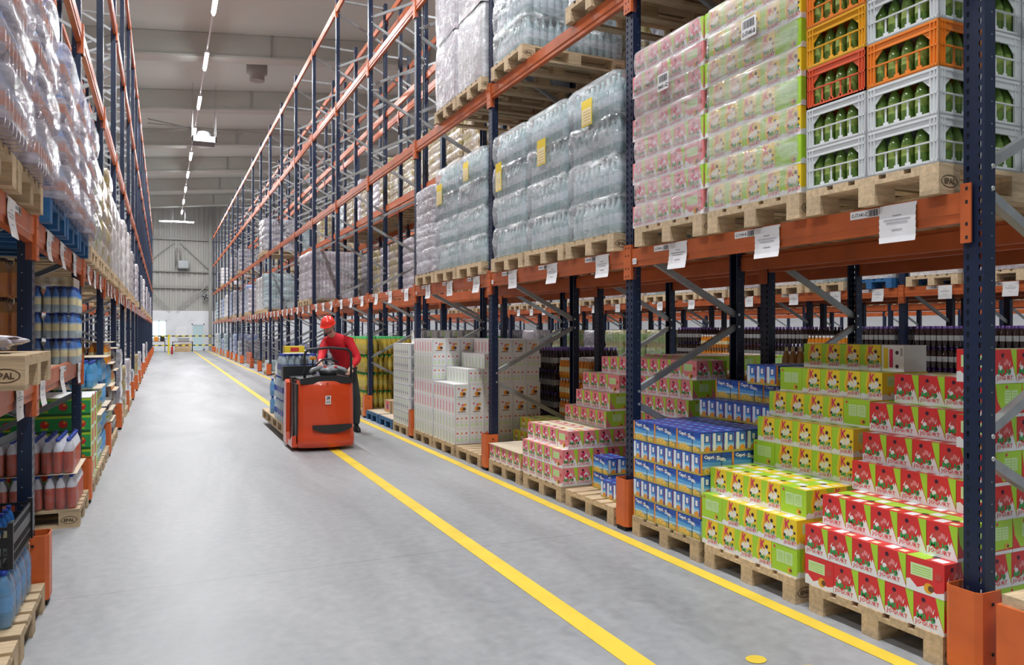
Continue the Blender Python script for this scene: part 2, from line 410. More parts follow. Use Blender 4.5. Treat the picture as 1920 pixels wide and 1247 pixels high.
# ------------------------------------------------------------------ the hall
def hall():
    m = MB(); m.face([(-14, -14, 0), (34, -14, 0), (34, 64, 0), (-14, 64, 0)], 'floor'); struct(m.build('floor'))
    def rz_(x): return 10.78 + .1 * (x + .76)
    m = MB()
    for k in range(13):
        y0 = -14 + 6.0 * k; y1 = min(y0 + 6.0, 64.2)
        m.face([(-14, y0, rz_(-14)), (-14, y1, rz_(-14)), (34, y1, rz_(34)), (34, y0, rz_(34))], 'roof')
    m.face([(-14, -14, rz_(-14) + .3), (34, -14, rz_(34) + .3), (34, 64.2, rz_(34) + .3), (-14, 64.2, rz_(-14) + .3)], 'roof')
    struct(m.build('ceiling'))
    for k in range(-4, 6):
        y = 26.1 + 6.4 * k; m = MB()
        for a, b in ((-14, 34),):
            zz = [(a, rz_(a) - .72), (b, rz_(b) - .72), (b, rz_(b) - .01), (a, rz_(a) - .01)]
            m.prism(zz, 1, y, y + .42, 'beamconc')
            zz = [(a, rz_(a) - .79), (b, rz_(b) - .79), (b, rz_(b) - .72), (a, rz_(a) - .72)]
            m.prism(zz, 1, y - .08, y + .5, 'beamconc')
        for x in (-1.1, 3.2, 8.6, 14, 20):
            m.box((x, y - .05, rz_(x) - .7), (x + .06, y + .0, rz_(x) + .0), 'steel')
        o = struct(m.build('trim_%d' % (k + 20)))
        o['label'] = 'roof beam crossing the hall'
    # back wall: real trapezoid sheet above, white lining below
    m = MB(); x = -13.98; pts = []
    while x < 34: pts += [(x, 64.0), (x + .16, 64.0), (x + .2, 64.05), (x + .33, 64.05)]; x += .37
    b = []
    for i in range(len(pts) - 1):
        (xa, ya), (xb, yb) = pts[i], pts[i + 1]
        m.face([(xa, ya, 2.9), (xb, yb, 2.9), (xb, yb, 16), (xa, ya, 16)], 'sheetwall')
    struct(m.build('wall_back_sheet'))
    m = MB()
    # white lining with two openings cut out
    ops = [(-1.45, -.33, .72, 2.75), (2.72, 3.55, .1, 2.3)]
    m.box((-14, 63.9, 0), (-.8, 64.1, 3.05), 'wallwhite'); m.box((.22, 63.9, 0), (2.0, 64.1, 3.05), 'wallwhite')
    m.box((2.9, 63.9, 0), (34, 64.1, 3.05), 'wallwhite'); m.box((-.8, 63.9, 0), (.22, 64.1, .9), 'wallwhite')
    m.box((-.8, 63.9, 2.3), (.22, 64.1, 3.05), 'wallwhite'); m.box((2.0, 63.9, 2.05), (2.9, 64.1, 3.05), 'wallwhite')
    struct(m.build('wall_back'))
    for i, (z, h) in enumerate(((8.45, .2), (6.0, .1), (4.75, .2))):
        m = MB(); m.box((-14, 63.78, z), (34, 63.98, z + h), 'girt'); struct(m.build('trim_%d' % (i + 1)))
    for i, (a, c) in enumerate((((-1.6, 6.2), (.8, 8.3)), ((1.15, 8.3), (3.3, 6.2)), ((-2.4, 6.0), (.5, 3.1)), ((.95, 3.1), (3.3, 5.2)))):
        m = MB(); m.bar((a[0], 63.72, a[1]), (c[0], 63.72, c[1]), .05, .08, 'girt'); struct(m.build('trim_%d' % (i + 5)))
    m = MB(); m.box((3.2, 63.5, 0), (3.42, 63.76, 10.8), 'girt'); struct(m.build('trim_9'))
    m = MB(); m.box((-14.2, -14, 0), (-14, 64, 12), 'wallwhite'); struct(m.build('wall_left'))
    m = MB(); m.box((34, -14, 0), (34.2, 64, 16), 'wallwhite'); struct(m.build('wall_right'))
    # office window and the glazed door in the back wall
    m = MB(); f = .06
    for a, c in (((-.8, .9), (-.74, 2.3)), ((.16, .9), (.22, 2.3)), ((-.8, .9), (.22, .96)), ((-.8, 2.24), (.22, 2.3)), ((-.32, .9), (-.27, 2.3))):
        m.box((a[0], 63.86, a[1]), (c[0], 63.97, c[1]), 'white')
    wf = struct(m.build('window_1'))
    m = MB(); m.box((-.74, 63.93, .96), (.16, 63.95, 2.24), 'day'); m.build('pane', wf)
    m = MB()
    for a, c in (((2.0, .0), (2.08, 2.05)), ((2.82, .0), (2.9, 2.05)), ((2.0, 1.97), (2.9, 2.05)), ((2.0, .0), (2.9, .12))):
        m.box((a[0], 63.86, a[1]), (c[0], 63.97, c[1]), 'lampbody')
    dd = struct(m.build('door_1'))
    m = MB(); m.box((2.08, 63.93, .12), (2.82, 63.95, 1.97), 'doorglass'); m.build('glass_panel', dd)
    m = MB(); m.box((2.84, 63.82, 1.0), (2.87, 63.86, 1.15), 'steel'); m.build('door_handle', dd)
M['sheetwall'] = mat('trapezoid_sheet', (.42, .41, .38), .5)
M['girt'] = mat('wall_rail', (.3, .29, .27), .5)
M['doorglass'] = mat('door_glass', (.3, .38, .4), .1, emit=(.6, .8, .84), estr=.3)
hall()

def floor_line(name, x0, x1, wdt, label, y0=-3, y1=62):
    m = MB(); n = 40
    for i in range(n):
        a = i / n; b = (i + 1) / n
        xa = x0 + (x1 - x0) * a; xb = x0 + (x1 - x0) * b; ya = y0 + (y1 - y0) * a; yb = y0 + (y1 - y0) * b
        m.face([(xa - wdt / 2, ya, .002), (xa + wdt / 2, ya, .002), (xb + wdt / 2, yb, .002), (xb - wdt / 2, yb, .002)], 'yellowline')
    o = struct(m.build(name)); o['label'] = label
floor_line('floor_marking', 2.01, 2.07, .125, 'yellow line along the middle of the aisle')
floor_line('floor_marking', 3.14, 3.02, .10, 'yellow line along the foot of the yellow-line rack')
m = MB()
X = Matrix.Translation((2.45, 2.62, .002))
m.face([(2.54 + .05 * math.cos(t * .35), 2.81 + .045 * math.sin(t * .35), .0025) for t in range(18)], 'yellowline')
m.face([(2.56, 2.66, .0025), (2.72, 2.62, .0025), (2.73, 2.66, .0025), (2.57, 2.71, .0025)], 'yellowline')
struct(m.build('floor_marking'))['label'] = 'worn yellow paint mark at the lower edge beside the aisle line'

# ------------------------------------------------------------------ racking
LV = [2.18, 4.26, 6.30, 8.38]
LIFT = .0012
YP = [2.28 + 2.8 * n for n in range(12)] + [2.28 + 2.8 * (n + .55) for n in range(12, 21)]
YL = [2.28 + 2.8 * n for n in range(21)]
def post_mesh(H, detail):
    """upright with an open C profile; aisle face at x=0 looking to -x; slots punched through the face"""
    m = MB(); W = .05; D = .072
    if not detail:
        m.box((0, -W, 0), (D, W, H), 'navy'); return m.mesh('upright_post')
    t = .0022
    def strip(y0, y1): m.box((0, y0, 0), (t, y1, H), 'navy')
    strip(-W, -.036); strip(-.022, .022 - .0); strip(.036, W)
    pitch = .05; z = 0.
    while z < H - .001:
        z1 = min(z + pitch, H)
        for c in (-.029, .029):
            y0, y1 = c - .007, c + .007
            m.box((0, y0, z), (t, y1, z + .018), 'navy')
            m.face([(0, y0, z + .018), (0, c - .003, z + .018), (0, y0, z + .03)][::-1], 'navy')
            m.face([(0, y1, z + .018), (0, y1, z + .03), (0, c + .003, z + .018)][::-1], 'navy')
            if z1 - z > .04: m.box((0, y0, z + .044), (t, y1, z1), 'navy')
        z = z1
    for sy in (-1, 1):
        m.box((t, min(sy * W, sy * (W - t)), 0), (D, max(sy * W, sy * (W - t)), H), 'navy')
        m.box((D - t, min(sy * (W - t), sy * (W - .018)), 0), (D, max(sy * (W - t), sy * (W - .018)), H), 'navy')
        for zz in [i * .1 + .07 for i in range(int(H / .1) - 1)]:
            m.box((.045, sy * W - .0006, zz), (.051, sy * W + .0006, zz + .006), 'steel')
    m.box((.004, -.022, 0), (.010, .022, H), 'navy')
    return m.mesh('upright_post')
FH = 8.62; FD = 1.10
NODE = []
z = .42; side = 1
while z < FH - .15: NODE.append((side, z)); z += .605; side ^= 1
def brace_ends():
    out = []
    for (a, za), (b, zb) in zip(NODE, NODE[1:]):
        xa = .055 if a == 0 else FD - .055; xb = .055 if b == 0 else FD - .055
        out.append(((xa, za + .05), (xb, zb - .05)))
    return out
def brace_mesh(p, q):
    m = MB(); P = (p[0], 0, p[1]); Q = (q[0], 0, q[1])
    m.bar(P, Q, .004, .045, 'steel', up=(0, 1, 0)) if False else None
    m.bar((p[0], -.02, p[1]), (q[0], -.02, q[1]), .003, .045, 'steel')
    dx = Vector((q[0] - p[0], 0, q[1] - p[1])).normalized(); nx = Vector((-dx.z, 0, dx.x)) * .021
    for s_ in (-1, 1):
        a = Vector((p[0], 0, p[1])) + nx * s_; b = Vector((q[0], 0, q[1])) + nx * s_
        m.bar(tuple(a), tuple(b), .04, .003, 'steel')
    for e in (p, q):
        m.tube([(e[0] - .0, -.054, e[1]), (e[0], -.046, e[1])], .011, 8, 'bolt')
    return m.mesh('brace')
POST_D = post_mesh(FH, True); POST_S = post_mesh(FH, False)
FOOT = MB(); FOOT.box((-.01, -.07, 0), (.10, .07, .006), 'navy'); FOOT = FOOT.mesh('foot_plate')
BR = [brace_mesh(p, q) for p, q in brace_ends()]
TOPB = MB(); TOPB.box((.05, -.02, FH - .12), (FD - .05, .02, FH - .08), 'steel'); TOPB = TOPB.mesh('brace')
def frame_single():
    m = MB()
    for x in (0, FD - .072):
        m.box((x, -.05, 0), (x + .072, .05, FH), 'navy'); m.box((x - .01, -.07, 0), (x + .09, .07, .006), 'navy')
    for p, q in brace_ends(): m.bar((p[0], 0, p[1]), (q[0], 0, q[1]), .03, .045, 'steel')
    m.bar((.05, 0, FH - .1), (FD - .05, 0, FH - .1), .03, .045, 'steel')
    return m.mesh('upright_frame')
FS = frame_single()
def upright(x, y, rz, n, rack, near):
    lab = f'navy blue upright frame with zigzag bracing, {ORD[n]} of the {rack}'
    grp = 'upright frames of the ' + rack
    if not near:
        return tag(ob('upright_frame', FS, (x, y, 0), rz), lab, 'rack frame', grp)
    r = tag(empty('upright_frame', (x, y, 0), rz), lab, 'rack frame', grp)
    ob('post', POST_D, (0, 0, 0), 0, r); ob('post', POST_D, (FD, 0, 0), math.pi, r)
    ob('foot_plate', FOOT, (0, 0, 0), 0, r); ob('foot_plate', FOOT, (FD - .09, 0, 0), 0, r)
    for b in BR: ob('brace', b, (0, 0, 0), 0, r)
    ob('brace', TOPB, (0, 0, 0), 0, r)
    return r
# racks: name, x of the aisle face, direction to the back (+1 / -1), posts
RACKS = [('yellow-line rack', 3.32, 1, YP, 0, 6, 21), ('rear rack', 4.685, 1, YP, 0, 4, 21),
         ('opposite rack', -.67, -1, YL, 0, 3, 21), ('opposite rear rack', -2.03, -1, YL, 1, 0, 12),
         ('next-aisle rack', 9.87, 1, YP, 1, 0, 18), ('next-aisle rear rack', 11.24, 1, YP, 1, 0, 16),
         ('rack two aisles away', 16.45, 1, YP, 2, 0, 16), ('rack three aisles away', 23.0, 1, YP, 4, 0, 18)]
for nm, x, sgn, ys, n0, near, n1 in RACKS:
    for n in range(n0, n1):
        upright(x, ys[n], 0 if sgn > 0 else math.pi, n + 1 - n0, nm, n < near)

def beam_prof(m, x0, L, z1, sgn, dark=False):
    """beam running along y from 0 to L, outer face at x0, top at z1"""
    s_ = sgn
    p = [(x0, z1), (x0, z1 - .095), (x0 + s_ * .006, z1 - .1), (x0 + s_ * .006, z1 - .138), (x0 + s_ * .05, z1 - .138), (x0 + s_ * .05, z1 - .028), (x0 + s_ * .038, z1 - .028), (x0 + s_ * .038, z1)]
    m.prism(p, 1, 0, L, 'orange')
def conn_mesh():
    m = MB()
    m.box((-.009, 0, -.235), (.0, .05, .035), 'orange')
    m.box((-.009, .046, -.235), (.045, .05, .035), 'orange')
    for z in (-.21, -.15, -.05, .01):
        m.box((-.0096, .014, z - .008), (-.009, .026, z + .008), 'hole')
    return m.mesh('connector')
CON = conn_mesh()
_bm = {}
def beam_mesh(L):
    k = round(L, 3)
    if k not in _bm:
        m = MB(); beam_prof(m, 0, L, 0, 1); _bm[k] = m.mesh('pallet_beam')
    return _bm[k]
_bc = {}
def beam_simple(L):
    k = round(L, 3)
    if k not in _bc:
        m = MB(); beam_prof(m, 0, L, 0, 1)
        for y in (-.1, L + .05):
            m.box((-.009, y, -.235), (-.001, y + .05, .035), 'orange')
        _bc[k] = m.mesh('pallet_beam')
    return _bc[k]
LN = ['lowest', 'second', 'third', 'topmost']
def beam(x, ya, yb, z, face, label, group, parts):
    """face=-1: outer side looks to -x; +1 looks to +x.  ya<yb are post centres"""
    L = yb - ya - .104
    if face < 0: loc, rz = (x, ya + .052, z), 0
    else: loc, rz = (x, yb - .052, z), math.pi
    if not parts:
        return tag(ob('pallet_beam', beam_simple(L), loc, rz), label, 'shelf beam', group)
    b = tag(ob('pallet_beam', beam_mesh(L), loc, rz), label, 'shelf beam', group)
    ob('connector', CON, (-.001, -.052, 0), 0, b)
    c = ob('connector', CON, (-.001, L + .052, 0), 0, b); c.scale = (1, -1, 1)
    return b
def bayname(n): return ORD[n + 1] + ' bay'
def all_beams():
    far = MB()
    def farbeam(x, ya, yb, z, s_):
        far.box((min(x, x + s_ * .05), ya + .052, z - .138), (max(x, x + s_ * .05), yb - .052, z), 'orange')
    for n in range(20):
        for li, z in enumerate(LV):
            for nm, x0, sgn, ys in (('yellow-line rack', 3.32, 1, YP), ('opposite rack', -.67, -1, YL)):
                ya, yb = ys[n], ys[n + 1]
                beam(x0 - sgn * .012, ya, yb, z, -sgn, f'orange {LN[li]} shelf beam on the aisle side of the {nm}, {bayname(n)}', f'aisle beams of the {nm}', n < 5)
                xr = x0 + sgn * (FD + .012)
                if n < 6: beam(xr, ya, yb, z, sgn, f'orange {LN[li]} shelf beam at the back of the {nm}, {bayname(n)}', f'back beams of the {nm}', False)
                else: farbeam(xr, ya, yb, z, -sgn)
            ya, yb = YP[n], YP[n + 1]
            if n < 7: beam(4.685 - .012, ya, yb, z, -1, f'orange {LN[li]} front shelf beam of the rear rack, {bayname(n)}', 'front beams of the rear rack', False)
            else: farbeam(4.673, ya, yb, z, 1)
            farbeam(5.797, ya, yb, z, -1)
            if 1 <= n < 11:
                farbeam(-2.018, YL[n], YL[n + 1], z, -1); farbeam(-3.142, YL[n], YL[n + 1], z, 1)
            if 1 <= n < 15:
                if li == 0 and n < 14: beam(9.858, ya, yb, z, -1, f'orange lowest shelf beam of the next-aisle rack, {bayname(n)}', 'beams of the next-aisle rack', n < 5)
                else: farbeam(9.858, ya, yb, z, 1)
                farbeam(10.98, ya, yb, z, -1); farbeam(11.228, ya, yb, z, 1); farbeam(12.35, ya, yb, z, -1)
            if 2 <= n < 16 :
                if li < 3: farbeam(16.438, ya, yb, z, 1); farbeam(17.56, ya, yb, z, -1)
                if n > 3 and li < 3: farbeam(22.99, ya, yb, z, 1)
    tag(far.build('distant_pallet_beams'), 'orange shelf beams of the racks far behind and beyond', 'shelf beams', kind='stuff')
    # the extra low shelf of the left rack
    for n in (0, 1):
        beam(-.658, YL[n], YL[n + 1], 1.30, 1, f'orange low extra shelf beam of the opposite rack, aisle side, {bayname(n)}', 'low extra beams', True)
        beam(-1.782, YL[n], YL[n + 1], 1.30, -1, f'orange low extra shelf beam at the back of the opposite rack, {bayname(n)}', 'low extra beams', False)
all_beams()
# post guards
def guard_mesh():
    m = MB(); t = .006; z0, z1 = .035, .40
    p = [(.14, -.085), (.02, -.085), (0, -.06), (0, .06), (.02, .085), (.14, .085)]
    for (a, b), (c, d) in zip(p, p[1:]):
        dv = Vector((c - a, d - b)).normalized(); nv = Vector((dv.y, -dv.x)) * t
        m.prism([(a, b), (c, d), (c - nv.x * -1, d - nv.y * -1), (a - nv.x * -1, b - nv.y * -1)], 2, z0, z1, 'guard')
    m.box((.01, -.06, 0), (.05, .06, .035), 'rubber')
    for z in (.12, .34):
        for y in (-.092, .092): m.box((.07, y - .0012, z), (.085, y + .0012, z + .014), 'hole')
    return m.mesh('post_guard')
GM = guard_mesh()
for n in range(21):
    tag(ob('post_guard', GM, (3.235, YP[n], 0)), f'orange steel guard at the foot of the {ORD[n+1]} post of the yellow-line rack', 'post guard', 'guards of the yellow-line rack')
    tag(ob('post_guard', GM, (-.585, YL[n], 0), math.pi), f'orange steel guard at the foot of the {ORD[n+1]} post of the opposite rack', 'post guard', 'guards of the opposite rack')
m = MB(); m.box((3.23, 1.92, .0), (3.42, 2.12, .385), 'guard')
t = tag(m.build('guard_box'), 'orange steel guard box topped with wood beside the first yellow-line post', 'post guard')
m = MB(); m.box((3.245, 1.935, .385), (3.41, 2.105, .43), 'wood'); m.build('wooden_cap', t)

# ------------------------------------------------------------------ pallets (1.2 along x, 0.8 along y, origin at the middle of the foot)
def stamp(m, x, y, sgn, z=.061):
    f = Face(m, (x - sgn * .06, y, z - .038), (sgn, 0, 0), (0, 0, 1), .12, .076)
    n = 16
    for i in range(n):
        a, b = 2 * math.pi * i / n, 2 * math.pi * (i + 1) / n
        pts = [(.5 + .48 * math.cos(a), .5 + .4 * math.sin(a)), (.5 + .48 * math.cos(b), .5 + .4 * math.sin(b)), (.5 + .44 * math.cos(b), .5 + .34 * math.sin(b)), (.5 + .44 * math.cos(a), .5 + .34 * math.sin(a))]
        f.poly(pts, 'woodmark', .0006)
    f.text('EPAL', .2, .32, .8, .68, 'woodmark', .03)
def pallet_meshes(wd, mark):
    blk = MB(); blk.box((-.0725, -.05, .022), (.0725, .05, .10), wd); blk = blk.mesh('block')
    cb = MB(); cb.box((-.0725, -.0725, .022), (.0725, .0725, .10), wd); cb = cb.mesh('block')
    bt = MB(); bt.box((-.6, -.05, 0), (.6, .05, .022), wd); bt = bt.mesh('base_board')
    tp = MB()
    for x in (-.5275, 0, .5275): tp.box((x - .0725, -.4, .10), (x + .0725, .4, .122), wd)
    for y, w_ in ((-.3275, .145), (-.165, .1), (0, .145), (.165, .1), (.3275, .145)): tp.box((-.6, y - w_ / 2, .122), (.6, y + w_ / 2, .144), wd)
    return blk, cb, bt, tp.mesh('top_deck')
PW = pallet_meshes('wood', 1); PB = pallet_meshes('bluepallet', 0)
ST = {}
for sg in (1, -1):
    m = MB()
    stamp(m, 0, -.4002 * sg, sg)
    ST[sg] = m.mesh('stamp_mark')
def pallet_one(wd):
    m = MB()
    for y in (-.35, 0, .35):
        m.box((-.6, y - .05, 0), (.6, y + .05, .022), wd)
        for x in (-.5275, 0, .5275): m.box((x - .0725, y - .05, .022), (x + .0725, y + .05, .1), wd)
    for x in (-.5275, 0, .5275): m.box((x - .0725, -.4, .10), (x + .0725, .4, .122), wd)
    for y, w_ in ((-.3275, .145), (-.165, .1), (0, .145), (.165, .1), (.3275, .145)): m.box((-.6, y - w_ / 2, .122), (.6, y + w_ / 2, .144), wd)
    return m.mesh('wooden_pallet')
P1 = {'wood': pallet_one('wood'), 'blue': pallet_one('bluepallet')}
def pallet(x, y, z, label, detail=True, kind='wood', group='pallets', rz=0, stamps=True):
    name = 'wooden_pallet' if kind == 'wood' else 'blue_pallet'
    if not detail: return tag(ob(name, P1[kind], (x, y, z), rz), label, 'pallet', group)
    blk, cb, bt, tp = PW if kind == 'wood' else PB
    r = tag(empty(name, (x, y, z), rz), label, 'pallet', group)
    ob('top_deck', tp, (0, 0, 0), 0, r)
    for yy in (-.35, 0, .35):
        ob('base_board', bt, (0, yy, 0), 0, r)
        for xx in (-.5275, 0, .5275): ob('block', blk, (xx, yy, 0), 0, r)
    if kind == 'wood' and stamps:
        for xx in (-.5275, .5275): ob('stamp_mark', ST[1], (xx, 0, 0), 0, r)
    return r

# ------------------------------------------------------------------ printed cartons
def yo_top(f, A, B):
    f.rect(0, 0, 1, .5, A); f.rect(0, .5, 1, 1, B)
    f.rect(.12, .1, .45, .42, 'white'); f.rect(.55, .58, .9, .9, 'white'); f.disc(.5, .5, .12, 'seed', 8); f.rect(.6, .12, .85, .3, 'cream')
def splash(f, c='white'):
    f.poly([(0, 0), (1, 0), (1, .2), (.93, .34), (.9, .22), (.84, .4), (.78, .24), (.7, .3), (.6, .2), (.45, .27), (.3, .16), (.12, .22), (0, .14)], c)
def front_yellow(f):
    f.rect(0, 0, 1, 1, 'yellow'); f.poly([(0, 0), (.34, 0), (.22, .5), (.34, 1), (0, 1)], 'lime')
    f.poly([(.34, 0), (.3, .5), (.4, 1), (.5, 1), (.42, .5), (.5, 0)], 'amber'); splash(f)
    for a, b, r, c in ((.55, .42, .17, 'cream'), (.7, .55, .14, 'white'), (.62, .6, .1, 'cream'), (.48, .5, .09, 'white')): f.disc(a, b, r, c, 9)
    for a, b, r in ((.76, .74, .075), (.42, .4, .06), (.9, .55, .05), (.88, .36, .05)): f.disc(a, b, r, 'seed', 9)
    f.text('K', .44, .63, .68, .95, 'magenta', .03); f.text('MUS', .44, .25, .92, .41, 'green', .03, rise=-.02)
    f.text('JOGURT', .38, .05, .98, .22, 'red', .02, rise=.02)
def side_lime(f):
    f.rect(0, 0, 1, 1, 'lime'); splash(f, 'lime'); f.rect(0, 0, 1, .06, 'white'); f.rect(.2, .38, .5, .8, 'palegreen'); f.rect(.53, .38, .83, .8, 'palegreen')
    for i in range(5): f.rect(.24, .44 + .07 * i, .46, .46 + .07 * i, 'lime'); f.rect(.57, .44 + .07 * i, .79, .46 + .07 * i, 'lime')
    f.disc(.72, .2, .09, 'amber', 9); f.disc(.76, .2, .05, 'brownp', 8); f.disc(.12, .88, .04, 'magenta', 8)
def side_yellow(f):
    f.rect(0, 0, 1, 1, 'yellow'); splash(f); f.rect(.22, .5, .52, .86, 'palegreen'); f.rect(.55, .5, .85, .86, 'palegreen')
    for i in range(4): f.rect(.26, .55 + .07 * i, .48, .57 + .07 * i, 'lime'); f.rect(.59, .55 + .07 * i, .81, .57 + .07 * i, 'lime')
    f.disc(.6, .22, .12, 'amber', 9); f.disc(.66, .2, .07, 'brownp', 8); f.disc(.3, .2, .06, 'orangep', 8)
def front_red(f, base='red', fruit='darkred', dots='pink'):
    f.rect(0, 0, 1, 1, base); f.poly([(.72, 1), (1, 1), (1, 0), (1.0, .12), (.88, .4)], 'lime')
    f.poly([(0, 0), (1, 0), (1, .06), (.86, .4), (.8, .52), (.76, .4), (.72, .5), (.66, .34), (.5, .28), (.3, .2), (.12, .3), (0, .24)], 'white')
    for a, b, r, c in ((.3, .56, .15, fruit), (.5, .6, .13, dots), (.38, .7, .1, fruit), (.24, .46, .08, 'white'), (.52, .5, .08, fruit)): f.disc(a, b, r, c, 9)
    for a, b, r in ((.33, .83, .07), (.66, .34, .06)): f.disc(a, b, r, 'seed', 9)
    f.poly([(.62, .52), (.7, .68), (.66, .5)], 'white'); f.poly([(.1, .5), (.2, .66), (.16, .48)], 'white')
    f.text('MUS', .1, .26, .72, .44, 'green', .03, rise=-.02); f.text('JOGURT', .05, .06, .8, .23, 'red' if base == 'red' else 'magenta', .015, rise=.0)
def side_redlime(f, base='red'):
    f.rect(0, 0, 1, 1, 'lime'); f.poly([(0, 1), (.0, 0), (1, 0), (1, .16), (.3, .12), (.08, .5)], base); f.rect(0, 0, 1, .1, 'white')
    f.rect(.35, .42, .58, .8, 'palegreen'); f.rect(.61, .42, .84, .8, 'palegreen')
    for i in range(4): f.rect(.38, .48 + .08 * i, .55, .5 + .08 * i, 'lime'); f.rect(.64, .48 + .08 * i, .81, .5 + .08 * i, 'lime')
    f.disc(.78, .22, .08, 'amber', 9); f.disc(.82, .22, .045, 'brownp', 8); f.disc(.42, .9, .04, 'magenta', 8)
def side_redred(f, base='red'):
    f.rect(0, 0, 1, 1, base); f.rect(.12, .46, .7, .82, 'palegreen')
    for i in range(4): f.rect(.16, .52 + .07 * i, .66, .54 + .07 * i, 'lime')
    f.poly([(0, 0), (1, 0), (1, .2), (.8, .12), (.5, .25), (.3, .14), (.1, .34), (0, .3)], 'white'); f.disc(.6, .2, .13, 'amber', 9); f.disc(.66, .2, .08, 'brownp', 8)
    f.disc(.85, .6, .09, 'darkred', 8)
def carton(kind, w_=.158, d=.198, h=.163):
    m = MB(); b = {'yellow': 'yellow', 'red': 'red', 'pink': 'pink'}[kind]
    m.box((-w_ / 2, -d / 2, 0), (w_ / 2, d / 2, h), b)
    fr, rt, bk, lf, tp = faces(m, w_, d, h)
    if kind == 'yellow': front_yellow(fr); side_yellow(rt); front_yellow(bk); side_lime(lf); yo_top(tp, 'yellow', 'lime')
    elif kind == 'red': front_red(fr); side_redlime(rt); front_red(bk); side_redred(lf); yo_top(tp, 'red', 'lime')
    else:
        front_red(fr, 'pink', 'magenta', 'white'); side_redlime(rt, 'pink'); front_red(bk, 'pink', 'magenta', 'white'); side_redred(lf, 'pink'); yo_top(tp, 'pink', 'cream')
    return m.mesh('juice_carton')
CY, CR, CP = carton('yellow'), carton('red'), carton('pink')

M['haze'] = mat('pale_blue_print', (.4, .68, .88), .35)
M['olive'] = mat('gold_green_print', (.5, .42, .1), .4)
M['gold'] = mat('gold_print', (.85, .62, .15), .4)
M['azure'] = mat('azure_print', (.03, .2, .62), .35)
def pouch_box():
    w_, d, h = .262, .0965, .143                     # long side is local x; faces -y and +y carry the picture
    m = MB(); m.box((-w_ / 2, -d / 2, 0), (w_ / 2, d / 2, h), 'blue'); fr, rt, bk, lf, tp = faces(m, w_, d, h)
    for f in (fr, bk):
        f.rect(0, .62, 1, 1, 'blue'); f.rect(0, .3, 1, .62, 'sky'); f.rect(0, .3, 1, .42, 'haze'); f.poly([(0, 0), (1, 0), (1, .26), (.8, .32), (.6, .26), (.3, .34), (0, .26)], 'olive')
        f.rect(0, .56, 1, .72, 'azure'); f.poly([(0, .62), (.5, .56), (1, .62), (1, .48), (.6, .52), (.3, .46), (0, .5)], 'sky')
        f.rect(0, .0, .06, 1, 'orangep'); f.rect(.66, 0, .685, 1, 'ink')
        for a, b, r in ((.2, .2, .08), (.36, .22, .09), (.5, .16, .07), (.78, .2, .07), (.9, .15, .05)): f.disc(a, b, r, 'gold', 9); f.disc(a + .01, b - .03, r * .5, 'amber', 8)
        f.text('Capri', .1, .72, .42, .95, 'white', .05, rise=-.04); f.text('Sun', .5, .68, .8, .9, 'white', .05, rise=-.1); f.rect(.44, .76, .48, .81, 'orangep')
    for f in (rt, lf):
        f.rect(0, 0, 1, .24, 'olive'); f.rect(0, .24, 1, .9, 'sky'); f.rect(0, .24, 1, .4, 'haze'); f.rect(.06, .12, .3, .93, 'white'); f.rect(.36, .5, .8, .88, 'blue'); f.rect(.45, .55, .7, .82, 'white'); f.rect(.85, .1, 1, .9, 'purple')
        f.disc(.6, .2, .2, 'orangep', 8)
    tp.rect(0, 0, 1, 1, 'purple'); tp.rect(.04, .1, .3, .9, 'blue'); tp.rect(.36, .1, .62, .9, 'blue'); tp.rect(.68, .1, .96, .9, 'blue')
    for a in (.08, .4, .72): tp.rect(a, .2, a + .16, .5, 'sky')
    return m.mesh('pouch_carton')
CB = pouch_box()
def white_carton(v=0):
    w_, d, h = .112, .194, .183
    m = MB(); m.box((-w_ / 2, -d / 2, 0), (w_ / 2, d / 2, h), 'white'); fr, rt, bk, lf, tp = faces(m, w_, d, h)
    for f in (fr, bk):                              # narrow sides: column of small words
        f.rect(.26, .12, .44, .8, ('pink', 'palegreen')[v]); f.rect(.52, .2, .62, .75, ('magenta', 'grey')[v]); f.rect(.7, .1, .74, .9, 'inkgrey')
        f.disc(.55, .12, .1, ('orangep', 'lime')[v], 8); f.disc(.35, .88, .08, ('magenta', 'green')[v], 8)
    for f in (rt, lf):
        if v == 0:
            f.disc(.52, .34, .15, 'orangep', 10); f.disc(.66, .34, .12, 'brownp', 9); f.disc(.56, .6, .1, 'pink', 9); f.disc(.72, .62, .09, 'amber', 9); f.disc(.3, .7, .06, 'magenta', 8)
            f.rect(.25, .12, .75, .17, 'brownp')
        else:
            for a in (.2, .5, .8): f.disc(a, .72, .06, 'orangep' if a == .5 else 'red', 8); f.disc(a, .28, .09, 'palegreen', 9); f.rect(a - .06, .44, a + .06, .47, 'grey')
        f.rect(.05, .05, .07, .95, 'inkgrey')
    return m.mesh('white_carton')
CW0, CW1 = white_carton(0), white_carton(1)
def tall_carton():
    w_, d, h = .1, .2, .2
    m = MB(); m.box((-w_ / 2, -d / 2, 0), (w_ / 2, d / 2, h), 'white'); fr, rt, bk, lf, tp = faces(m, w_, d, h)
    for f in (fr, rt, bk, lf): f.rect(.2, .1, .4, .9, 'grey'); f.rect(.6, .1, .8, .9, 'palegreen'); f.rect(.25, .3, .75, .5, 'inkgrey'); f.rect(.05, .93, .95, .97, 'inkgrey')
    return m.mesh('white_carton')
CT = tall_carton()
def brown_box():
    m = MB(); m.box((-.14, -.19, 0), (.14, .19, .2), 'card'); fr, rt, bk, lf, tp = faces(m, .28, .38, .2)
    for f in (fr, rt, bk, lf): f.disc(.5, .5, .2, 'magenta', 10); f.disc(.5, .5, .12, 'purple', 10); f.rect(.1, .1, .9, .16, 'amber'); f.rect(.2, .82, .8, .9, 'red')
    tp.rect(.47, 0, .53, 1, 'cardpale')
    return m.mesh('brown_box')
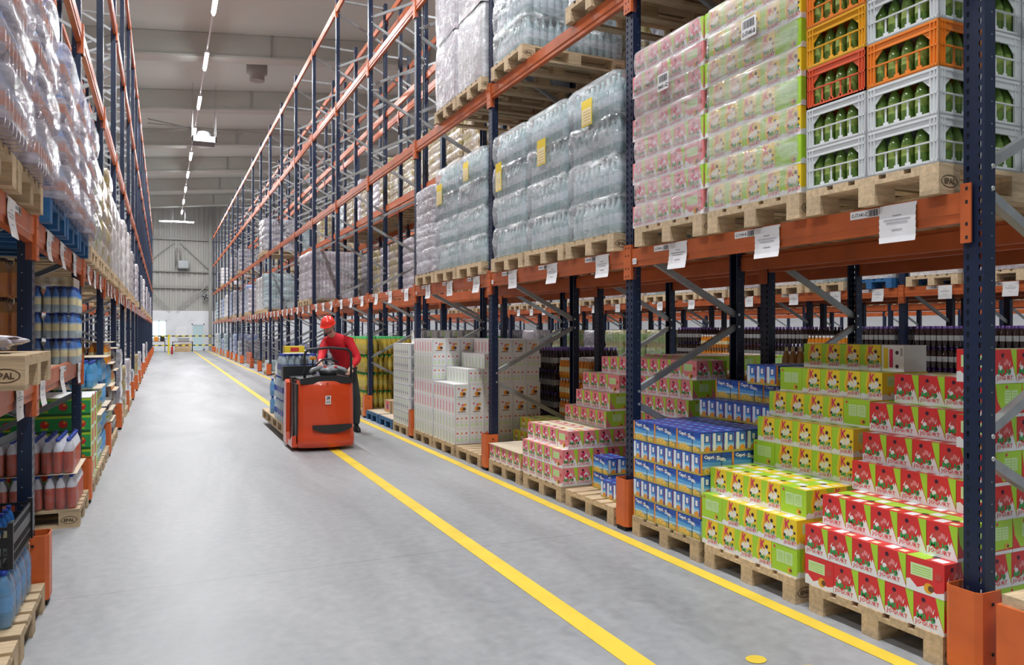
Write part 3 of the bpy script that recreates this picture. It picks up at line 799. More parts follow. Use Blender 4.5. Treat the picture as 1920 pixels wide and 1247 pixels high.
CBR = brown_box()

def layer_cells(depth, width, cx, cy, sx):
    xs = []; x = sx
    while x + cx <= depth + .02: xs.append(x + cx / 2); x += cx
    ys = [(i + .5) * (width / int(width / cy + 1e-4)) for i in range(int(width / cy + 1e-4))]
    return xs, ys
def pile(X0, Y0, Z0, layers, name, cat, colour, place, group, depth=1.19, side=-1, deepside=99, seed=1, dirx=1):
    """cartons stacked in layers. layers: (mesh, along_x, along_y, height, rz, setback[, far_trim]). Only cartons that can be seen are placed.
    X0: aisle edge, dirx: direction away from the aisle, Y0: edge towards the camera"""
    rnd = random.Random(seed); z = Z0; n = 0
    for li, L in enumerate(layers):
        me, cx, cy, h, rz, sb = L[:6]; nxt = layers[li + 1][5] if li + 1 < len(layers) else 99
        xs, ys = layer_cells(depth, .8, cx, cy, sb)
        for ix, x in enumerate(xs):
            for iy, y in enumerate(ys):
                if len(L) > 6 and not (L[6][0] <= y <= L[6][1]): continue
                vis = ix == 0 or (iy == 0 and ix < deepside) or x - cx / 2 < nxt - .02
                if not vis: continue
                me2 = me[rnd.randrange(len(me))] if isinstance(me, (list, tuple)) else me
                r2 = rz; jx = rnd.uniform(-.0006, .0006)
                o = ob(name, me2, (X0 + dirx * (x + jx), Y0 + y, z + .0005), r2 + rnd.uniform(-.003, .003))
                tag(o, f'{colour}, {ORD[li+1]} layer, {ORD[iy+1]} from near end, {ORD[ix+1]} row in, {place}', cat, group); n += 1
        z += h + .0012
    return z

# ------------------------------------------------------------------ bottles, packs, crates
def bottle_mesh(body, label, cap, r=.036, h=.27, n=10, neck=None):
    neck = neck or body
    m = MB()
    m.lathe([(r * .8, 0, body), (r, .015, body), (r, h * .3, label), (r, h * .55, body), (r * .98, h * .62, neck), (r * .75, h * .76, neck), (r * .4, h * .86, neck), (r * .36, h * .91, cap), (r * .42, h * .915, cap), (r * .42, h, cap)], n)
    return m.mesh('bottle')
BT = {
 'red': bottle_mesh('red_drink', 'red_drink', 'capblue', neck='milkwhite'),
 'blue': bottle_mesh('clearwater', 'cream', 'capblue', neck='sky'),
 'lightblue': bottle_mesh('bluewater', 'sky', 'capblue'),
 'orange': bottle_mesh('orange_drink', 'orange_drink', 'capblue', r=.046, h=.34, neck='amber_drink'),
 'water': bottle_mesh('clearwater', 'blue', 'capblue', r=.042, h=.32),
 'yellow': bottle_mesh('yellow_drink', 'cream', 'green', r=.042, h=.32),
 'amber': bottle_mesh('amber_drink', 'amber_drink', 'cream', r=.036, h=.25),
 'dark': bottle_mesh('dark_drink', 'grey', 'purple', r=.04, h=.29),
 'peach': bottle_mesh('orange_drink', 'cream', 'white', r=.036, h=.26),
 'green': bottle_mesh('greenglass', 'limelabel', 'darkcap', r=.031, h=.208, n=12, neck='greenglass'),
}
DIM = {'red': (.036, .27), 'blue': (.036, .27), 'lightblue': (.036, .27), 'orange': (.046, .34), 'water': (.042, .32), 'yellow': (.042, .32), 'amber': (.036, .25), 'dark': (.04, .29), 'peach': (.036, .26), 'green': (.031, .208)}
def film_shell(w_, d, h, bulge=.004, m='filmpack', top=True):
    b = MB(); k = 6; rings = []
    n = 24
    for zi in range(5):
        z = h * zi / 4; s_ = 1 + (0, .004, .008, .0, -.16)[zi]
        ring = []
        for j in range(n):
            t = 2 * math.pi * j / n; c, s2 = math.cos(t), math.sin(t)
            e = .35
            x = math.copysign(abs(c) ** e, c) * w_ / 2 * s_; y = math.copysign(abs(s2) ** e, s2) * d / 2 * s_
            ring.append((x, y, z))
        rings.append(ring)
    vs = [p for r_ in rings for p in r_]; fs = [(i * n + j, i * n + (j + 1) % n, (i + 1) * n + (j + 1) % n, (i + 1) * n + j) for i in range(4) for j in range(n)]
    b.raw(vs, fs, m, True)
    return b.mesh('film')
_fs = {}
def pack(kind, nx, ny, loc, label, group, rz=0, parts=True, cat='drink pack'):
    """a shrink-wrapped pack of standing bottles, nx by ny"""
    r, h = DIM[kind]; p = 2 * r + .002
    if not parts:
        key = (kind, nx, ny)
        if key not in _pk:
            m = MB(); src = BT[kind]
            mats_ = [k_ for s_ in src.materials for k_, v_ in M.items() if v_ == s_]
            vs = [tuple(v.co) for v in src.vertices]
            for i in range(nx):
                for j in range(ny):
                    X = Matrix.Translation(((i - (nx - 1) / 2) * p, (j - (ny - 1) / 2) * p, 0))
                    b0 = len(m.v); m.v += [tuple(X @ Vector(q)) for q in vs]
                    for pl in src.polygons:
                        m.f.append(tuple(b0 + q for q in pl.vertices)); m.m.append(m.mi(mats_[pl.material_index])); m.sm.append(True)
            _pk[key] = m.mesh('bottle_pack')
        return tag(ob('bottle_pack', _pk[key], loc, rz), label, cat, group)
    e = tag(empty('bottle_pack', loc, rz), label, cat, group)
    for i in range(nx):
        for j in range(ny):
            ob('bottle', BT[kind], ((i - (nx - 1) / 2) * p, (j - (ny - 1) / 2) * p, 0), 0, e)
    key = (round(nx * p, 3), round(ny * p, 3), h)
    if key not in _fs: _fs[key] = film_shell(nx * p + .006, ny * p + .006, h * .9)
    ob('film', _fs[key], (0, 0, .001), 0, e)
    return e
_pk = {}

def crate_mesh(c):
    """open bottle crate, .398 along y, .298 along x (x = side seen from the end), .222 high"""
    m = MB(); Wy, Wx, H, t = .398, .298, .222, .006
    m.box((-Wx / 2, -Wy / 2, 0), (Wx / 2, Wy / 2, .008), c)
    for ax, L, off in (('y', Wy, Wx / 2), ('x', Wx, Wy / 2)):
        for sg in (-1, 1):
            def B(a0, a1, z0, z1, th=t):
                ins = .006 if th < .0065 else 0
                o0, o1 = sorted((sg * (off - ins), sg * (off - max(th, .003) - ins * .6)))
                if ax == 'y': m.box((o0, a0, z0), (o1, a1, z1), c)
                else: m.box((a0, o0, z0), (a1, o1, z1), c)
            h2 = L / 2
            B(-h2, h2, .0, .018, .009); B(-h2, h2, .182, .210, .004); B(-h2, h2, .210, .222, .009); B(-h2, h2, .176, .182, .009)
            B(-h2, -h2 + .045, .018, .176, .004); B(h2 - .045, h2, .018, .176, .004)
            for a in (-h2 + .0, -h2 + .022, -h2 + .042, h2 - .047, h2 - .027, h2 - .005): B(a, a + .005, .0, .21, .011)
            B(-h2, h2, .100, .107, .009)
            k = 5 if ax == 'y' else 3; inner = L - .09
            for i in range(1, k - 0):
                a = -h2 + .045 + inner * i / k
                B(a - .005, a + .005, .018, .100, .006); B(a - .014, a + .014, .018, .032, .0055)
            # chamfered upper window corners
            for s2 in (-1, 1):
                a = s2 * (h2 - .045); q = [(a, .176), (a - s2 * .045, .176), (a, .131)]
                o0, o1 = sorted((sg * (off - .006), sg * (off - .010)))
                m.prism(q, 0 if ax == 'y' else 1, o0, o1, c)
    return m.mesh('bottle_crate')
CRM = {k: crate_mesh('plast' + k) for k in ('white', 'orange', 'red', 'yellow')}
def crate(x, y, z, colour, label, where, near_row=True, end_row=True):
    c = tag(ob('bottle_crate', CRM[colour], (x, y, z)), label, 'crate', 'bottle crates on the lowest shelf')
    js = [i for i in range(5)]
    n = 0
    for i in range(5):
        for k in range(4):
            if (k == 0 and near_row) or (i == 0 and end_row):
                n += 1
                yy = y - .150 + .075 * i; xx = x - .099 + .066 * k
                lab = f'green bottle, {ORD[i+1]} along, {ORD[k+1]} deep, in {where}'
                tag(ob('bottle', BT['green'], (xx, yy, z + .0085)), lab, 'bottle', 'green bottles in the crates')

# ------------------------------------------------------------------ film-wrapped loads
_wr = {}
TIERK = {'water': (.042, .32, 'tealwater', 'tealpale', 'tealcap', 'tealwater', 'tealcore'), 'soda': (.041, .232, 'sodabody', 'sodalabel', 'capblue', 'sodaneck', 'sodacore')}
M['tealwater'] = mat('teal_bottle', (.40, .56, .58), .14, coat=.5, var=.25, vscale=14)
M['tealpale'] = mat('teal_bottle_label', (.66, .76, .82), .25, var=.15, vscale=9)
M['tealcap'] = mat('teal_cap', (.35, .5, .5), .3)
M['tealcore'] = mat('teal_inner', (.2, .27, .28), .6)
M['sodabody'] = mat('soda_bottle', (.38, .32, .38), .14, coat=.5, var=.3, vscale=10)
M['sodalabel'] = mat('soda_label', (.66, .24, .13), .3, var=.2, vscale=7)
M['sodaneck'] = mat('soda_neck', (.12, .26, .55), .2)
M['sodacore'] = mat('soda_inner', (.25, .18, .18), .6)
def ring_pts(w_, d, n=56, e=.16):
    out = []
    for j in range(n):
        t = 2 * math.pi * j / n; c, s_ = math.cos(t), math.sin(t)
        out.append((math.copysign(abs(c) ** e, c) * w_ / 2, math.copysign(abs(s_) ** e, s_) * d / 2))
    return out
def wavy(w_, d, z0, z1, m, tiers=1, bulge=.02, seed=0, jit=.004, cap=True, per=10, n=88, dome=.0, e=.11):
    from mathutils import noise
    rnd = random.Random(seed); b = MB(); base = ring_pts(w_, d, n, e); rows = tiers * per + 1
    for i in range(rows):
        t = (i % per) / per; f = math.sin(math.pi * t) ** .4 if 0 < t < 1 else 0
        if i == 0: f = .5
        z = z0 + (z1 - z0) * i / (rows - 1)
        for j, (x, y) in enumerate(base):
            q = noise.noise(Vector((x * 7 + seed * 9.1, y * 7, z * 16))) + .6 * noise.noise(Vector((x * 16 + seed, y * 16, z * 30 + 5)))
            off = -bulge * (1 - f) + q * jit * 2.4
            L = math.hypot(x, y); sx = abs(x) / (w_ / 2); sy = abs(y) / (d / 2)
            nx = math.copysign(1, x) if sx >= sy else 0; ny = math.copysign(1, y) if sy >= sx else 0
            if abs(sx - sy) < .12: nx = math.copysign(.7, x); ny = math.copysign(.7, y)
            b.v.append((x + nx * off, y + ny * off, z + .006 + q * .004))
    km = b.mi(m)
    for i in range(rows - 1):
        for j in range(n):
            b.f.append((i * n + j, i * n + (j + 1) % n, (i + 1) * n + (j + 1) % n, (i + 1) * n + j)); b.m.append(km); b.sm.append(True)
    if cap:
        o = (rows - 1) * n
        for s_, dz in ((.93, .012 + dome), (.5, .02 + dome)):
            for j, (x, y) in enumerate(base): b.v.append((x * s_, y * s_, z1 + dz + rnd.uniform(-.003, .003)))
        for r_ in range(2):
            for j in range(n):
                b.f.append((o + r_ * n + j, o + r_ * n + (j + 1) % n, o + (r_ + 1) * n + (j + 1) % n, o + (r_ + 1) * n + j)); b.m.append(km); b.sm.append(True)
        b.f.append(tuple(o + 2 * n + j for j in range(n))); b.m.append(km); b.sm.append(True)
    return b
def bottle_tier(kind, w_, d, th):
    """one tier of close-packed bottles: the outer two rows, round a core of the same goods"""
    key = ('bt', kind, w_, d, round(th, 3))
    if key in _wr: return _wr[key]
    r, h, body, label, cap, neck, core = TIERK[kind]
    k = (th - .006) / h; p = 2 * r; nx, ny = int((w_ - .01) / p), int((d - .01) / p); m = MB()
    prof = [(r * .86, 0, body), (r * .98, .02, body), (r * .98, h * .28, label), (r, h * .52, body), (r * .92, h * .66, neck), (r * .42, h * .86, neck), (r * .36, h * .9, cap), (r * .4, h, cap)]
    prof = [(a, b * k, c) for a, b, c in prof]
    for i in range(nx):
        for j in range(ny):
            if 1 < i < nx - 2 and 1 < j < ny - 2: continue
            if i > nx - 3 and j > 1 and False: continue
            m.lathe(prof, 8, (i - (nx - 1) / 2) * p, (j - (ny - 1) / 2) * p)
    m.box((-w_ / 2 + 3.6 * r, -d / 2 + 3.6 * r, 0), (w_ / 2 - 3.6 * r, d / 2 - 3.6 * r, th - .01), core)
    # shrink film bridging the necks of each pack
    _wr[key] = m.mesh('bottle_tier'); return _wr[key]
def wrapped(x, y, z, label, mt, tiers, th, group, w_=1.2, d=.8, seed=0, cat='wrapped load', paper=None, bulge=.022, parts=True, tag2=None, bott=None, film='film', jit=.0035):
    if not parts:
        key = (mt, tiers, round(th, 3), seed % 3)
        if key not in _wr: _wr[key] = wavy(w_ - .03, d - .03, 0, tiers * th, mt, tiers, bulge, seed % 3, per=6, n=40).mesh('wrapped_load')
        return tag(ob('wrapped_load', _wr[key], (x, y, z)), label, cat, group)
    e = tag(empty('wrapped_load', (x, y, z)), label, cat, group)
    for k in range(tiers):
        if bott:
            ob('bottle_tier', bottle_tier(bott, w_ - .03, d - .02, th), (0, 0, k * th), 0, e); continue
        key = (mt, 't', round(th, 3), (seed + k) % 4, d)
        if key not in _wr: _wr[key] = wavy(w_, d, 0, th, mt, 1, bulge, (seed + k) % 4).mesh('bottle_tier')
        ob('bottle_tier', _wr[key], (0, 0, k * th), 0, e)
    key = ('f', film, tiers, round(th, 3), seed % 3, d)
    if key not in _wr: _wr[key] = wavy(w_ + .012, d + .012, .001, tiers * th + .004, film, tiers, bulge, seed % 3, jit, e=.14).mesh('stretch_film')
    ob('stretch_film', _wr[key], (0, 0, 0), 0, e)
    if paper:
        m = MB(); c, y0, z0, pw, ph = paper
        m.box((-w_ / 2 - .016, y0 - pw / 2, z0), (-w_ / 2 - .013, y0 + pw / 2, z0 + ph), c)
        if c == 'yellow':
            m.box((-w_ / 2 - .0175, y0 - pw / 2 + .01, z0 + .01), (-w_ / 2 - .0165, y0 + pw / 2 - .01, z0 + ph * .66), 'cream')
            for i in range(5): m.box((-w_ / 2 - .018, y0 - pw / 2 + .02, z0 + .02 + i * .025), (-w_ / 2 - .0176, y0 + pw / 2 - .03, z0 + .026 + i * .025), 'amber')
        m.build('delivery_note', e)
    if tag2:
        m = MB(); y0, z0, txt = tag2
        f = Face(m, (-w_ / 2 - .017, y0 + .055, z0), (0, -1, 0), (0, 0, 1), .11, .09)
        f.rect(0, 0, 1, 1, 'paper')
        for i in range(9): f.rect(.12 + .08 * i, .5, .15 + .08 * i + .012 * (i % 3), .9, 'ink')
        f.text(txt, .08, .12, .92, .36, 'ink', .03)
        m.build('barcode_label', e)
    return e

# ------------------------------------------------------------------ piles of juice cartons
def yo_pile(X0, Y0, Z0, me, layers, colour, place, group, dirx=1, parent=None, seed=3, maxdeep=6, far=True):
    """layers: list of (type, setback); A = all fronts to the aisle, B = the near box turned, C = the far box turned"""
    rnd = random.Random(seed); z = Z0; rz0 = -math.pi / 2 * dirx; cnt = 0
    for li, (ty, sb, *rg) in enumerate(layers):
        nxt = layers[li + 1][1] if li + 1 < len(layers) else 99
        cols = []
        if ty == 'A': cols = [(.16 * (i + .5), 0) for i in range(5)]
        elif ty == 'B': cols = [(.099, 1)] + [(.20 + .16 * (i + .5) - .012 * i, 0) for i in range(4)]
        else: cols = [(.16 * (i + .5) - .012 * i, 0) for i in range(4)] + [(.705, 1)]
        if ty == 'B': cols = [(.099, 1)] + [(.2 + .1595 * (i + .5), 0) for i in range(4)]
        if ty == 'C': cols = [(.1595 * (i + .5), 0) for i in range(4)] + [(.7395, 1)]
        for iy, (cy, turned) in enumerate(cols):
            if rg and not (rg[0] <= iy <= rg[1]): continue
            dx = .16 if turned else .2
            x = sb; ix = 0
            while x + dx <= 1.21:
                vis = ix == 0 or iy == (rg[0] if rg else 0) or x < nxt - .02
                if ix < maxdeep and vis:
                    o = ob('juice_carton', me, (X0 + dirx * (x + dx / 2 + rnd.uniform(-.0008, .0008)), Y0 + cy, z + .0006), (0 if turned else rz0) + (math.pi if turned and dirx < 0 else 0) + rnd.uniform(-.0022, .0022))
                    if parent:
                        o.parent = parent; o.location -= parent.location
                    else:
                        tag(o, f'{colour}, {ORD[li+1]} layer, {ORD[iy+1]} from near end, {ORD[ix+1]} row in, {place}', 'carton', group)
                x += dx; ix += 1
        z += .1642
    return z
def pile_simple(X0, Y0, Z0, me, cx, cy, h, rzz, setbacks, name, cat, colour, place, group, **k):
    return pile(X0, Y0, Z0, [(me, cx, cy, h, rzz, s_) for s_ in setbacks], name, cat, colour, place, group, **k)
PZ = .144
XA = 3.25                                            # aisle edge of the yellow-line rack's pallets
XB = 4.70                                            # same for the rack behind
def pal(x0, y0, z, label, dirx=1, **k): return pallet(x0 + dirx * .6, y0 + .4, z, label, **k)
G1 = 'pallets on the floor of the yellow-line rack'
# bay beside the camera
pal(XA, 2.38, 0, 'wooden pallet under the red yogurt-drink cartons beside the first yellow-line post', group=G1)
pal(XA, 3.28, 0, 'wooden pallet under the yellow and lime juice cartons', group=G1)
pal(XA, 4.135, 0, 'wooden pallet under the blue pouch-drink cartons', group=G1)
yo_pile(XA + .01, 2.38, PZ, CR, [('C', 0), ('B', 0), ('A', .09), ('B', .36), ('A', .40, 1, 4), ('B', .5, 1, 4), ('A', .66, 1, 4)], 'red juice carton', 'red pallet', 'red juice cartons', seed=1)
yo_pile(XA + .01, 2.38, PZ + 4 * .1642, CR, [('A', .36, 0, 0), ('B', .36, 0, 0)] * 2, 'red juice carton', 'tall near column', 'red juice cartons', seed=21)
yo_pile(XA + .01, 3.28, PZ, CY, [('B', 0), ('C', 0), ('B', .07), ('C', .44), ('A', .44), ('B', .58), ('C', .68), ('A', .86, 1, 4)], 'yellow juice carton', 'yellow pallet', 'yellow juice cartons', seed=2)
m = MB(); m.box((-.08, -.1, 0), (.08, .1, .163), 'white'); fr, rt, bk, lf, tp = faces(m, .16, .2, .163)
for f in (fr, lf): f.disc(.7, .72, .08, 'seed', 9); f.disc(.7, .2, .08, 'seed', 9); f.rect(.1, .1, .3, .9, 'yellow'); f.rect(.36, .15, .52, .85, 'magenta'); f.rect(.85, .6, .95, .9, 'grey')
tag(m.build('juice_carton', None, (XA + .01 + .96, 3.355, PZ + 7 * .1642 + .001), -math.pi / 2), 'white-sided juice carton turned on its side at the top of the yellow stack', 'carton')
la = (CB, .1, .266, .1435, math.pi / 2); lb = (CB, .266, .1, .1435, 0)
pile(XA + .01, 4.135, PZ, [la + (0,), lb + (0,), la + (0,), lb + (0,), la + (0,), lb + (.62,), la + (.78,), lb + (.9, 0, .3)][:7] + [(CB, .266, .1, .1435, 0, .66, (0, .3))],
     'pouch_carton', 'carton', 'blue pouch carton', 'pouch pallet', 'blue pouch cartons', deepside=7)
# second bay: pouches, pink cartons, low trays
pal(XA, 5.20, 0, 'wooden pallet with a few blue pouch cartons in front of pink cartons', group=G1)
pal(XA, 6.08, 0, 'wooden pallet under the stepped pink and lime juice cartons', group=G1)
pal(XA, 6.96, 0, 'wooden pallet under one layer of pink cartons with a cardboard sheet', group=G1)
pile(XA + .12, 5.20, PZ, [(CB, .266, .1, .1435, 0, 0, (0, .42))], 'pouch_carton', 'carton', 'blue pouch carton', 'beside second post', 'blue pouch cartons', depth=.28)
pile(XA + .26, 5.71, PZ, [(CB, .1, .266, .1435, math.pi / 2, 0, (0, .27))] * 2, 'pouch_carton', 'carton', 'blue pouch carton', 'lone far group', 'blue pouch cartons', depth=.2)
pile(XA + .42, 5.20, PZ, [(CB, .266, .1, .1435, 0, 0, (0, .35))] * 2, 'pouch_carton', 'carton', 'blue pouch carton', 'behind low group', 'blue pouch cartons', depth=.28)
yo_pile(XA + .01, 5.20, PZ, CP, [('A', .72)] * 5 + [('A', .76), ('B', .8)], 'pink juice carton', 'behind the pouches', 'pink juice cartons', seed=5)
yo_pile(XA + .01, 6.08, PZ, CP, [('B', 0), ('B', 0), ('B', .06), ('A', .46, 0, 4), ('A', .5, 0, 3), ('B', .6, 0, 3), ('A', .7, 0, 2)], 'pink juice carton', 'stepped pink stack', 'pink juice cartons', seed=6)
yo_pile(XA + .01, 6.96, PZ, CP, [('A', 0)], 'pink juice carton', 'under sheet', 'pink juice cartons', seed=7, maxdeep=4)
m = MB(); m.box((XA + .0, 6.95, PZ + .1655), (XA + .75, 7.77, PZ + .171), 'cardpale'); tag(m.build('cardboard_sheet'), 'flat pale cardboard sheet lying on the low layer of pink cartons', 'cardboard sheet')
yo_pile(XA + .01, 6.96, PZ, CY, [('A', .84), ('B', .84), ('A', .95, 1, 3)], 'olive juice carton', 'behind sheet', 'yellow juice cartons', seed=8)
# third bay: empty pallet, white fruit cartons
pal(XA, 8.0, 0, 'empty wooden pallet with bare slats beside the third yellow-line post', group=G1)
pal(XA, 8.88, 0, 'wooden pallet under the stepped white fruit cartons', group=G1)
pal(XA, 9.74, 0, 'wooden pallet under the full stack of white fruit cartons', group=G1)
yo_pile(XA + .01, 8.0, PZ, CY, [('A', .76), ('B', .8, 1, 3)], 'dim yellow carton', 'bare-slat pallet', 'yellow juice cartons', seed=9)
def W(sbs, m1=None): return [((CW0, CW1)[(i // 2 + 1) % 2] if m1 is None else m1, .197, .1142, .1835, -math.pi / 2, s_) for i, s_ in enumerate(sbs)]
pile(XA + .01, 8.88, PZ, W([0, 0, 0, 0, .18, .4, .58]), 'white_carton', 'carton', 'white fruit carton', 'stepped stack', 'white fruit cartons')
pile(XA + .01, 9.74, PZ, W([0, 0, 0, 0, 0, 0, .0]), 'white_carton', 'carton', 'white fruit carton', 'full-height stack', 'white fruit cartons', deepside=5)
# fourth bay
pal(XA, 10.82, 0, 'wooden pallet under the tall grey-white cartons', group=G1)
pal(XA, 11.68, 0, 'blue pallet with a flat board beside the fourth yellow-line post', group=G1, kind='blue')
pal(XA, 12.56, 0, 'blue pallet with brown boxes, next to the fifth yellow-line post', group=G1, kind='blue')
pile(XA + .01, 10.82, PZ, [(CT, .2, .1, .2005, -math.pi / 2, 0)] * 6 + [(CT, .2, .1, .2005, -math.pi / 2, .2, (0, .5))], 'white_carton', 'carton', 'tall grey-white carton', 'stack by blue pallets', 'tall white cartons', deepside=4)
for k, yy in enumerate((11.68, 12.56)):
    m = MB(); m.box((XA + .02, yy + .02, PZ + .001), (XA + 1.1, yy + .78, PZ + .012), 'cardpale'); tag(m.build('cardboard_sheet'), ('pale board on the nearer blue pallet', 'pale board on the farther blue pallet')[k], 'cardboard sheet')
for i, (x, y, z) in enumerate(((3.62, 11.9, .157), (3.62, 12.32, .157), (3.62, 11.9, .358), (3.9, 12.9, .157), (3.9, 12.9, .358), (3.62, 12.78, .157))):
    tag(ob('brown_box', CBR, (x, y, z)), f'brown printed cardboard box on the blue pallets, {ORD[i+1]} of the six', 'box', 'brown boxes on the blue pallets')
# packs of yellow bottles behind
k = 0
for z in range(4):
    for yy in (11.75, 12.05, 12.35, 12.65, 12.94, 13.22):
        for xx in (4.84, 5.12):
            if xx > 5 and z < 3 and yy > 11.8: continue
            k += 1
            pack('yellow', 3, 3, (xx, yy, PZ + .33 * z), f'pack of yellow bottles, {ORD[z+1]} tier, {ORD[int((yy-11.7)/.3)+1]} along, {"front" if xx<5 else "rear"} row, behind brown boxes', 'packs of yellow bottles', parts=False)
for j in range(2): pallet(XB + .6, 11.98 + .86 * j, 0, f'dim pallet under the yellow bottle packs, {("nearer","farther")[j]} one', detail=False, group='pallets in the rack behind')

# ---- goods standing behind, on the floor of the rack behind the yellow-line rack
GB = 'goods on the floor of the rack behind'
FAR = MB()
def far_pack(kind, nx, ny, loc, lab, group, parts=False):
    r, h = DIM[kind]; p = 2 * r + .002; src = BT[kind]
    mats_ = [k_ for s_ in src.materials for k_, v_ in M.items() if v_ == s_][:len(src.materials)]
    prof = {}
    body = mats_[0]
    b1, b2, b3 = PROF[kind]
    for i in range(nx):
        for j in range(ny):
            FAR.lathe([(r * .9, 0, b1), (r, h * .3, b2), (r, h * .55, b1), (r * .9, h * .66, b1), (r * .4, h * .87, b3), (r * .4, h, b3)], 7, loc[0] + (i - (nx - 1) / 2) * p, loc[1] + (j - (ny - 1) / 2) * p, loc[2])
PROF = {'dark': ('dark_drink', 'grey', 'purple'), 'peach': ('orange_drink', 'cream', 'white'), 'amber': ('amber_drink', 'amber_drink', 'cream'), 'yellow': ('yellow_drink', 'olive', 'green')}
def tiers(kind, x0, y0, z0, nx, ny, nt, what, where, group, pallet_label=None, dirx=1, depth_rows=1, far=False, xmax=9):
    """shrink-wrapped packs of bottles stacked in tiers, 3x2 packs; outer rows only"""
    r, h = DIM[kind]; p = 2 * r + .002
    px, py = p * 3 + .012, p * 2 + .012
    X_, Y_ = min(xmax, int(1.2 / px)), int(.8 / py + .2)
    for t in range(nt):
        for ix in range(X_):
            for iy in range(Y_):
                if not (ix < depth_rows or iy == 0 or (t == nt - 1 and ix < 3)): continue
                lab = f'pack of {what}, {ORD[t+1]} tier, {ORD[iy+1]} along, {ORD[ix+1]} row in, {where}'
                (far_pack if far else pack)(kind, 3, 2, (x0 + dirx * (px * (ix + .5)), y0 + py * (iy + .5), z0 + (h + .004) * t), lab, group, parts=False)
for nm, kind, y0, nt, what, where in (('a', 'amber', 5.22, 4, 'amber juice bottles', 'rear rack near'), ('c', 'peach', 6.98, 4, 'peach drink bottles', 'rear rack far'),
                                     ('d', 'amber', 4.13, 5, 'amber juice bottles', 'behind the pouches'), ('e', 'peach', 8.1, 4, 'peach drink bottles', 'rear rack')):
    tiers(kind, XB, y0, PZ + .001, 0, 0, nt, what, where, GB, far=True, xmax=2 if nm == 'd' else 9)
    pallet(XB + .6, y0 + .4, 0, f'dim pallet under the {what} {where}', detail=False, group='pallets in the rack behind')
pallet(XB + .6, 6.5, 0, 'dim pallet under the pink cartons in the rack behind', detail=False, group='pallets in the rack behind')
yo_pile(XB, 6.1, PZ, CP, [('A', 0), ('A', 0), ('B', 0), ('A', 0), ('A', 0), ('C', 0), ('A', 0)], 'pink juice carton', 'rear rack', 'pink juice cartons behind', seed=11)
pallet(XB + .6, 9.4, 0, 'dim pallet under dark bottles behind the white cartons', detail=False, group='pallets in the rack behind')
tiers('dark', XB, 9.0, PZ + .001, 0, 0, 4, 'dark cola bottles', 'behind the white fruit cartons', GB, far=True)

# ------------------------------------------------------------------ first shelf of the yellow-line rack
L1 = LV[0] + LIFT
SLOTS = {0: (2.40, 3.25, 4.105), 1: (5.20, 6.05, 6.90), 2: (7.98, 8.82, 9.66)}
GP1 = 'pallets on the first shelf of the yellow-line rack'
def carton_load(x0, y0, z, me, types, label, notes, seed, hazy=True):
    e = tag(empty('wrapped_load', (x0 + .6, y0 + .4, z)), label, 'wrapped load', 'film-wrapped juice cartons')
    yo_pile(x0 + .01, y0, z, me, [(t, 0) for t in types], '', '', '', parent=e, seed=seed, maxdeep=5)
    wavy(1.215, .842, .001, len(types) * .1642 + .004, 'filmhazy', len(types), .012, seed, .0014).build('stretch_film', e, (0, .02, 0))
    for (kind, y, zz, txt) in notes:
        m = MB(); f = Face(m, (-.6225, y + .05, zz), (0, -1, 0), (0, 0, 1), .13, .12); f.rect(0, 0, 1, 1, 'paper')
        for i in range(12): f.rect(.1 + .065 * i, .5, .13 + .065 * i + .008 * (i % 3), .9, 'ink')
        f.text(txt, .06, .12, .94, .36, 'ink', .03); m.build('barcode_label', e)
    return e
pal(XA, SLOTS[0][0], L1, 'wooden pallet under the bottle crates on the first shelf', group=GP1)
pal(XA, SLOTS[0][1], L1, 'wooden pallet under the film-wrapped yellow cartons', group=GP1)
pal(XA, SLOTS[0][2], L1, 'wooden pallet under the film-wrapped pink cartons', group=GP1)
carton_load(XA, SLOTS[0][2], L1 + PZ, CP, 'BABABABA', 'film-wrapped pink and lime juice cartons on the first shelf, beside the second post', [('b', .02, .93, '041-C')], 4)
carton_load(XA, SLOTS[0][1], L1 + PZ, CY, 'ABABABAB', 'film-wrapped yellow and lime juice cartons on the first shelf, beside the crates', [('b', .0, 1.0, 'C-17-041-B')], 5)
cols = [('white', 'white', 'orange', 'white', 'white', 'orange', 'white'), ('white', 'white', 'red', 'yellow', 'orange', 'yellow', 'orange')]
for j in range(2):
    for i in range(4):
        for t in range(7):
            cc = cols[j][t] if i == 0 else ('white' if t < 5 else 'orange')
            if j == 1 and i > 0: continue
            yy = SLOTS[0][0] + .2 + .402 * j; xx = XA + .15 + .3 * i
            nm = {'red': 'red-orange'}.get(cc, cc)
            where = f'{ORD[t+1]} crate up, {("near","far")[j]} stack, {ORD[i+1]} row in'
            crate(xx, yy, L1 + PZ + .0005 + .2225 * t, cc, f'{nm} bottle crate, {where}', where, near_row=(i == 0), end_row=(j == 0))
notes = {(1, 0): ('yellow', .0, .94, .17, .22), (1, 1): ('yellow', .0, .78, .17, .24), (1, 2): ('yellow', .16, .70, .15, .3), (2, 0): ('yellow', .05, .98, .16, .22), (2, 1): ('yellow', .16, .84, .2, .26)}
for b in (1, 2):
    for s_ in range(3):
        y0 = SLOTS[b][s_]
        where = f'{ORD[s_+1]} of three in the {ORD[b+1]} bay'
        pal(XA, y0, L1, f'wooden pallet on the first yellow-line shelf, {where}', group=GP1)
        if (b, s_) == (2, 2):
            wrapped(XA + .6, y0 + .4, L1 + PZ, f'white film-wrapped carton load, first yellow-line shelf, {where}', 'w_lilac', 7, .165, 'wrapped loads on the first shelf', seed=3, bulge=.008)
        else:
            wrapped(XA + .6, y0 + .4, L1 + PZ, f'film-wrapped water bottles, first yellow-line shelf, {where}', 'w_water', 4, .325, 'wrapped loads on the first shelf', seed=b * 3 + s_, paper=notes.get((b, s_)), bulge=.034, bott='water')
